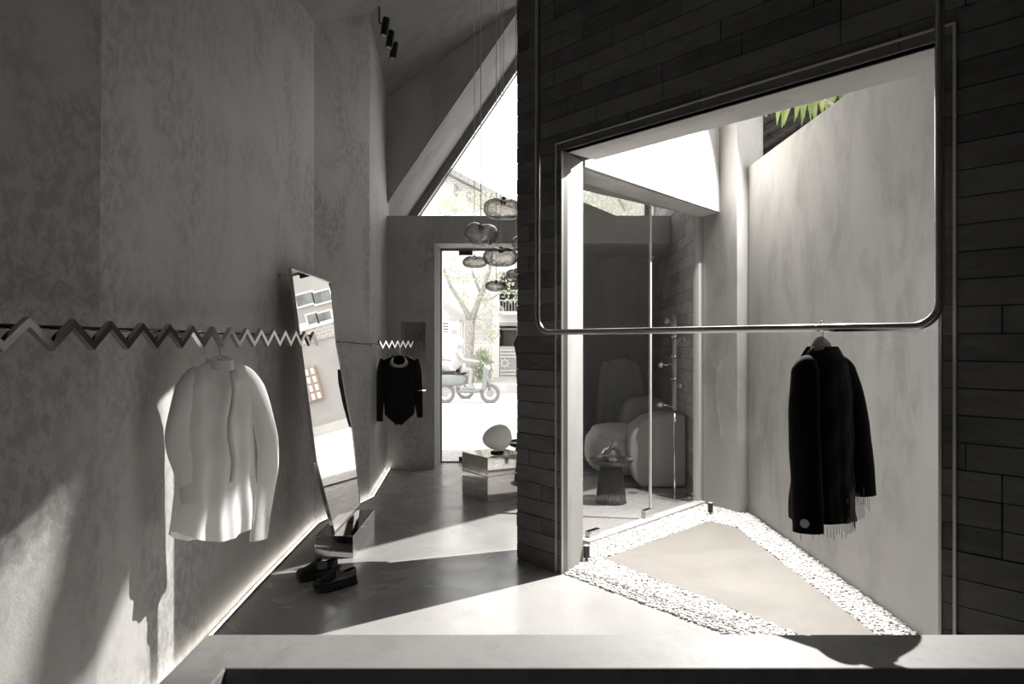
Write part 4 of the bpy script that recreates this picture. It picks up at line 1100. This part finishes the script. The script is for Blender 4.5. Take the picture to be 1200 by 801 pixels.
m_ = MB(); m_.box(c0-o_.x,c1-o_.x,0.36,0.5,max(0.05,e0-0.1),e1-0.1); sh_ = m_.build('shutter','shutter',hf)
m_ = MB(); hh = (e1-max(0.15,e0))/4
for r in range(4):
    for c in range(3):
        xa = c0+(c1-c0)*(0.10+0.30*c)-o_.x; za = max(0.15,e0)-0.1+hh*(r+0.15); m_.box(xa,xa+(c1-c0)*0.14,0.34,0.365,za,za+hh*0.7)
m_.build('shutter_panel','white',sh_)

# street tree
tr = thing('street_tree', 'slender forked street tree on the far pavement with light green leaves', 'tree', W(549,447.8,22.6)); o_ = W(549,447.8,22.6)
def TP(px,py,dd=0): return W(px,py,22.6+dd)-o_
m_ = MB(); m_.tube([TP(549,447.8),TP(549.5,415),TP(551,393),TP(552,374)],[0.19,0.16,0.15,0.13],12)
m_.tube([TP(552,376),TP(546,364),TP(538,350),TP(528,335),TP(520,315)],[0.12,0.08,0.07,0.06,0.04],10)
m_.tube([TP(552,376),TP(557,362),TP(562,348),TP(567,336),TP(573,318),TP(578,290)],[0.12,0.10,0.09,0.08,0.06,0.03],10)
m_.tube([TP(564,345),TP(556,325),TP(548,300)],[0.05,0.04,0.02],8); m_.tube([TP(560,352),TP(575,350),TP(590,340)],[0.04,0.03,0.02],8)
m_.build('trunk','bark',tr,smooth=True)
lv = MB(); rl = random.Random(5)
def leaves(lv, cx_, cy_, rx_, ry_, n, dd, fn=TP, s=0.11):
    for _ in range(n):
        a = rl.uniform(0,6.28); q = rl.random()**0.5; c = fn(cx_+math.cos(a)*q*rx_, cy_+math.sin(a)*q*ry_, rl.uniform(-dd,dd))
        d = Vector((rl.uniform(-1,1),rl.uniform(-1,1),rl.uniform(-1.4,0.2))).normalized()*s*rl.uniform(0.7,1.3); s_ = d.orthogonal().normalized()*s*0.35
        lv.add([c, c+d*0.5+s_, c+d, c+d*0.5-s_], [(0,1,2,3)])
for c in ((535,322,18,10,110),(570,322,16,10,110),(590,330,14,14,90),(600,345,10,8,40),(570,348,8,9,70),(575,388,9,12,110),(562,375,6,8,50),(555,235,40,14,380),(525,240,22,10,130),(590,255,20,12,110),(540,345,8,6,30),(583,362,9,8,60),(560,300,30,14,140),(520,300,12,16,80)):
    leaves(lv, *c, 1.2)
lv.build('leaves','leaf',tr)
tr2 = thing('street_tree', 'leafy street tree seen through the high window above the lounge chair', 'tree', W(790,480,20)); o2_ = W(790,480,20)
def TP2(px,py,dd=0): return W(px,py,20+dd)-o2_
m_ = MB(); m_.tube([TP2(790,480),TP2(788,380),TP2(775,300),TP2(745,262),TP2(720,225)],[0.16,0.14,0.12,0.08,0.04],10); m_.tube([TP2(752,268),TP2(758,240),TP2(750,205)],[0.07,0.05,0.03],8); m_.build('trunk','bark',tr2,smooth=True)
lv2 = MB(); leaves(lv2,715,228,40,22,560,1.0,fn=TP2); leaves(lv2,740,245,26,16,260,1.0,fn=TP2); lv2.build('leaves','leaf',tr2)
bu = thing('bush', 'round green bush on the far pavement in front of the white fence', 'bush', W(566,446.5,23.2)); o_b = W(566,446.5,23.2)
m_ = MB(); m_.tube([Vector((0,0,0)),Vector((0,0,0.5))],0.06,8); m_.build('stem','bark',bu)
lb = MB(); leaves(lb, 565,426,11,19,620,0.35, fn=lambda px,py,dd: W(px,py,23.2+dd)-o_b, s=0.13); lb.build('leaves','leaf',bu)
# scooters and riders
def scooter(label, px, py, d, m, rz=0.0, rider=True, rlabel=None):
    g = W(px,py,d); g.z = -0.02
    r = thing('scooter', label, 'scooter', g, rz, 'scooters passing in the street')
    for x in (-0.6,0.6):
        w = MB(); w.tube([(x+0.22*math.cos(a),0,0.25+0.22*math.sin(a)) for a in [2*PI*i/20 for i in range(21)]],0.05,8,cap=False); w.build('wheel','tyre',r,smooth=True)
        w = MB(); w.tube([(x,-0.04,0.25),(x,0.04,0.25)],0.10,14); w.build('hub','steel',r)
    b_ = MB(); b_.ball((-0.42,0,0.62),0.42,0.15,0.18,20,12,p=0.8); b_.ball((0.05,0,0.32),0.32,0.13,0.06,16,8,p=0.7); b_.build('body_shell',m,r,smooth=True)
    b_ = MB(); b_.prism([(0.38,-0.14,0.3),(0.5,-0.14,0.35),(0.56,-0.14,0.9),(0.42,-0.14,1.0)],(0,0.28,0)); b_.build('leg_shield',m,r,bevel=0.04)
    b_ = MB(); b_.ball((-0.38,0,0.80),0.36,0.13,0.06,18,8,p=0.7); b_.build('seat','blackmat',r,smooth=True)
    b_ = MB(); b_.tube([(0.60,0,0.25),(0.50,0,0.85),(0.45,0,1.05)],0.03,8); b_.tube([(0.40,-0.30,1.06),(0.45,0,1.05),(0.40,0.30,1.06)],0.02,8); b_.build('handlebar','steel',r,smooth=True)
    b_ = MB(); b_.ball((0.55,0,0.94),0.06,0.08,0.07,12,8); b_.build('headlight','opal',r,smooth=True)
    if rider:
        q = thing('person', rlabel, 'person', g+Vector((-0.3*math.cos(rz),-0.3*math.sin(rz),0.84)), rz)
        me = D.meshes.new('body'); 
        vs = [(0,0,0.06),(0.02,0,0.28),(0.05,0,0.50),(0.06,0,0.58),(0.07,0,0.66),(0.08,0,0.76),
              (0.05,0.19,0.50),(0.22,0.25,0.30),(0.62,0.28,0.25),(0.05,-0.19,0.50),(0.22,-0.25,0.30),(0.62,-0.28,0.25),
              (0.0,0.10,0.04),(0.40,0.13,0.04),(0.36,0.12,-0.38),(0.48,0.12,-0.46),(0.0,-0.10,0.04),(0.40,-0.13,0.04),(0.36,-0.12,-0.38),(0.48,-0.12,-0.46)]
        ed = [(0,1),(1,2),(2,3),(3,4),(4,5),(2,6),(6,7),(7,8),(2,9),(9,10),(10,11),(0,12),(12,13),(13,14),(14,15),(0,16),(16,17),(17,18),(18,19)]
        me.from_pydata(vs, ed, []); po_ = D.objects.new('body', me); C.objects.link(po_); po_.parent = q; me.materials.append(M['jean'])
        sk = po_.modifiers.new('skin','SKIN'); rad = [0.14,0.15,0.14,0.055,0.075,0.085,0.065,0.045,0.03,0.065,0.045,0.03,0.09,0.065,0.045,0.04,0.09,0.065,0.045,0.04]
        for v, rr in zip(me.skin_vertices[0].data, rad): v.radius = (rr, rr)
        me.skin_vertices[0].data[0].use_root = True
        su = po_.modifiers.new('sub','SUBSURF'); su.levels = 1; su.render_levels = 1
        hm_ = MB(); hm_.ball((0.06,0,0.80),0.135,0.125,0.125,18,12); hm_.build('helmet','offwhite',q,smooth=True)
        tp = MB(); tp.ball((0.025,0,0.32),0.165,0.20,0.27,18,12,p=0.85); tp.build('jacket','shade',q,smooth=True)
scooter('grey scooter with its rider passing in front of the white gate', 521,466,19.6,'shade',0.0,True,'person in a grey jacket and pale helmet riding the left scooter')
scooter('green scooter passing in front of the tree and bush', 548,475,18.2,'green',0.0,True,'person in a grey jacket and pale helmet riding the green scooter')

# ------------------------------------------------------------------ light
w = D.worlds.new('World'); sc.world = w; w.use_nodes = True
bg = w.node_tree.nodes['Background']; bg.inputs[0].default_value = (1.0, 0.99, 0.975, 1); bg.inputs[1].default_value = 3.2
PS = Vector((2.238,6.0,4.0))
ld = D.lights.new('court_floodlight','SPOT'); ld.energy = 3500; ld.shadow_soft_size = 0.012; ld.spot_size = math.radians(112); ld.spot_blend = 1.0; ld.color = (1,0.975,0.94)
lo = D.objects.new('court_floodlight', ld); C.objects.link(lo); lo.location = PS
lo.rotation_euler = (Vector((-0.20,4.4,0.20))-PS).to_track_quat('-Z','Y').to_euler()

# ------------------------------------------------------------------ camera and colour
cam = D.cameras.new('camera'); cam.lens = 24; cam.sensor_width = 36; cam.clip_start = 0.02; cam.clip_end = 200
co_ = D.objects.new('camera', cam); C.objects.link(co_); co_.location = (0,0,CAMZ); co_.rotation_euler = (PI/2,0,0); sc.camera = co_
sc.view_settings.view_transform = 'Standard'; sc.view_settings.look = 'None'; sc.view_settings.gamma = 1; sc.view_settings.use_curve_mapping = False
sc.view_settings.exposure = 0.0
sc.cycles.max_bounces = 10; sc.cycles.diffuse_bounces = 5; sc.cycles.glossy_bounces = 5; sc.cycles.transparent_max_bounces = 16; sc.cycles.transmission_bounces = 6
sc.cycles.caustics_reflective = True; sc.cycles.caustics_refractive = False; sc.cycles.blur_glossy = 0.5; sc.cycles.sample_clamp_indirect = 6
sc.cycles.use_denoising = True
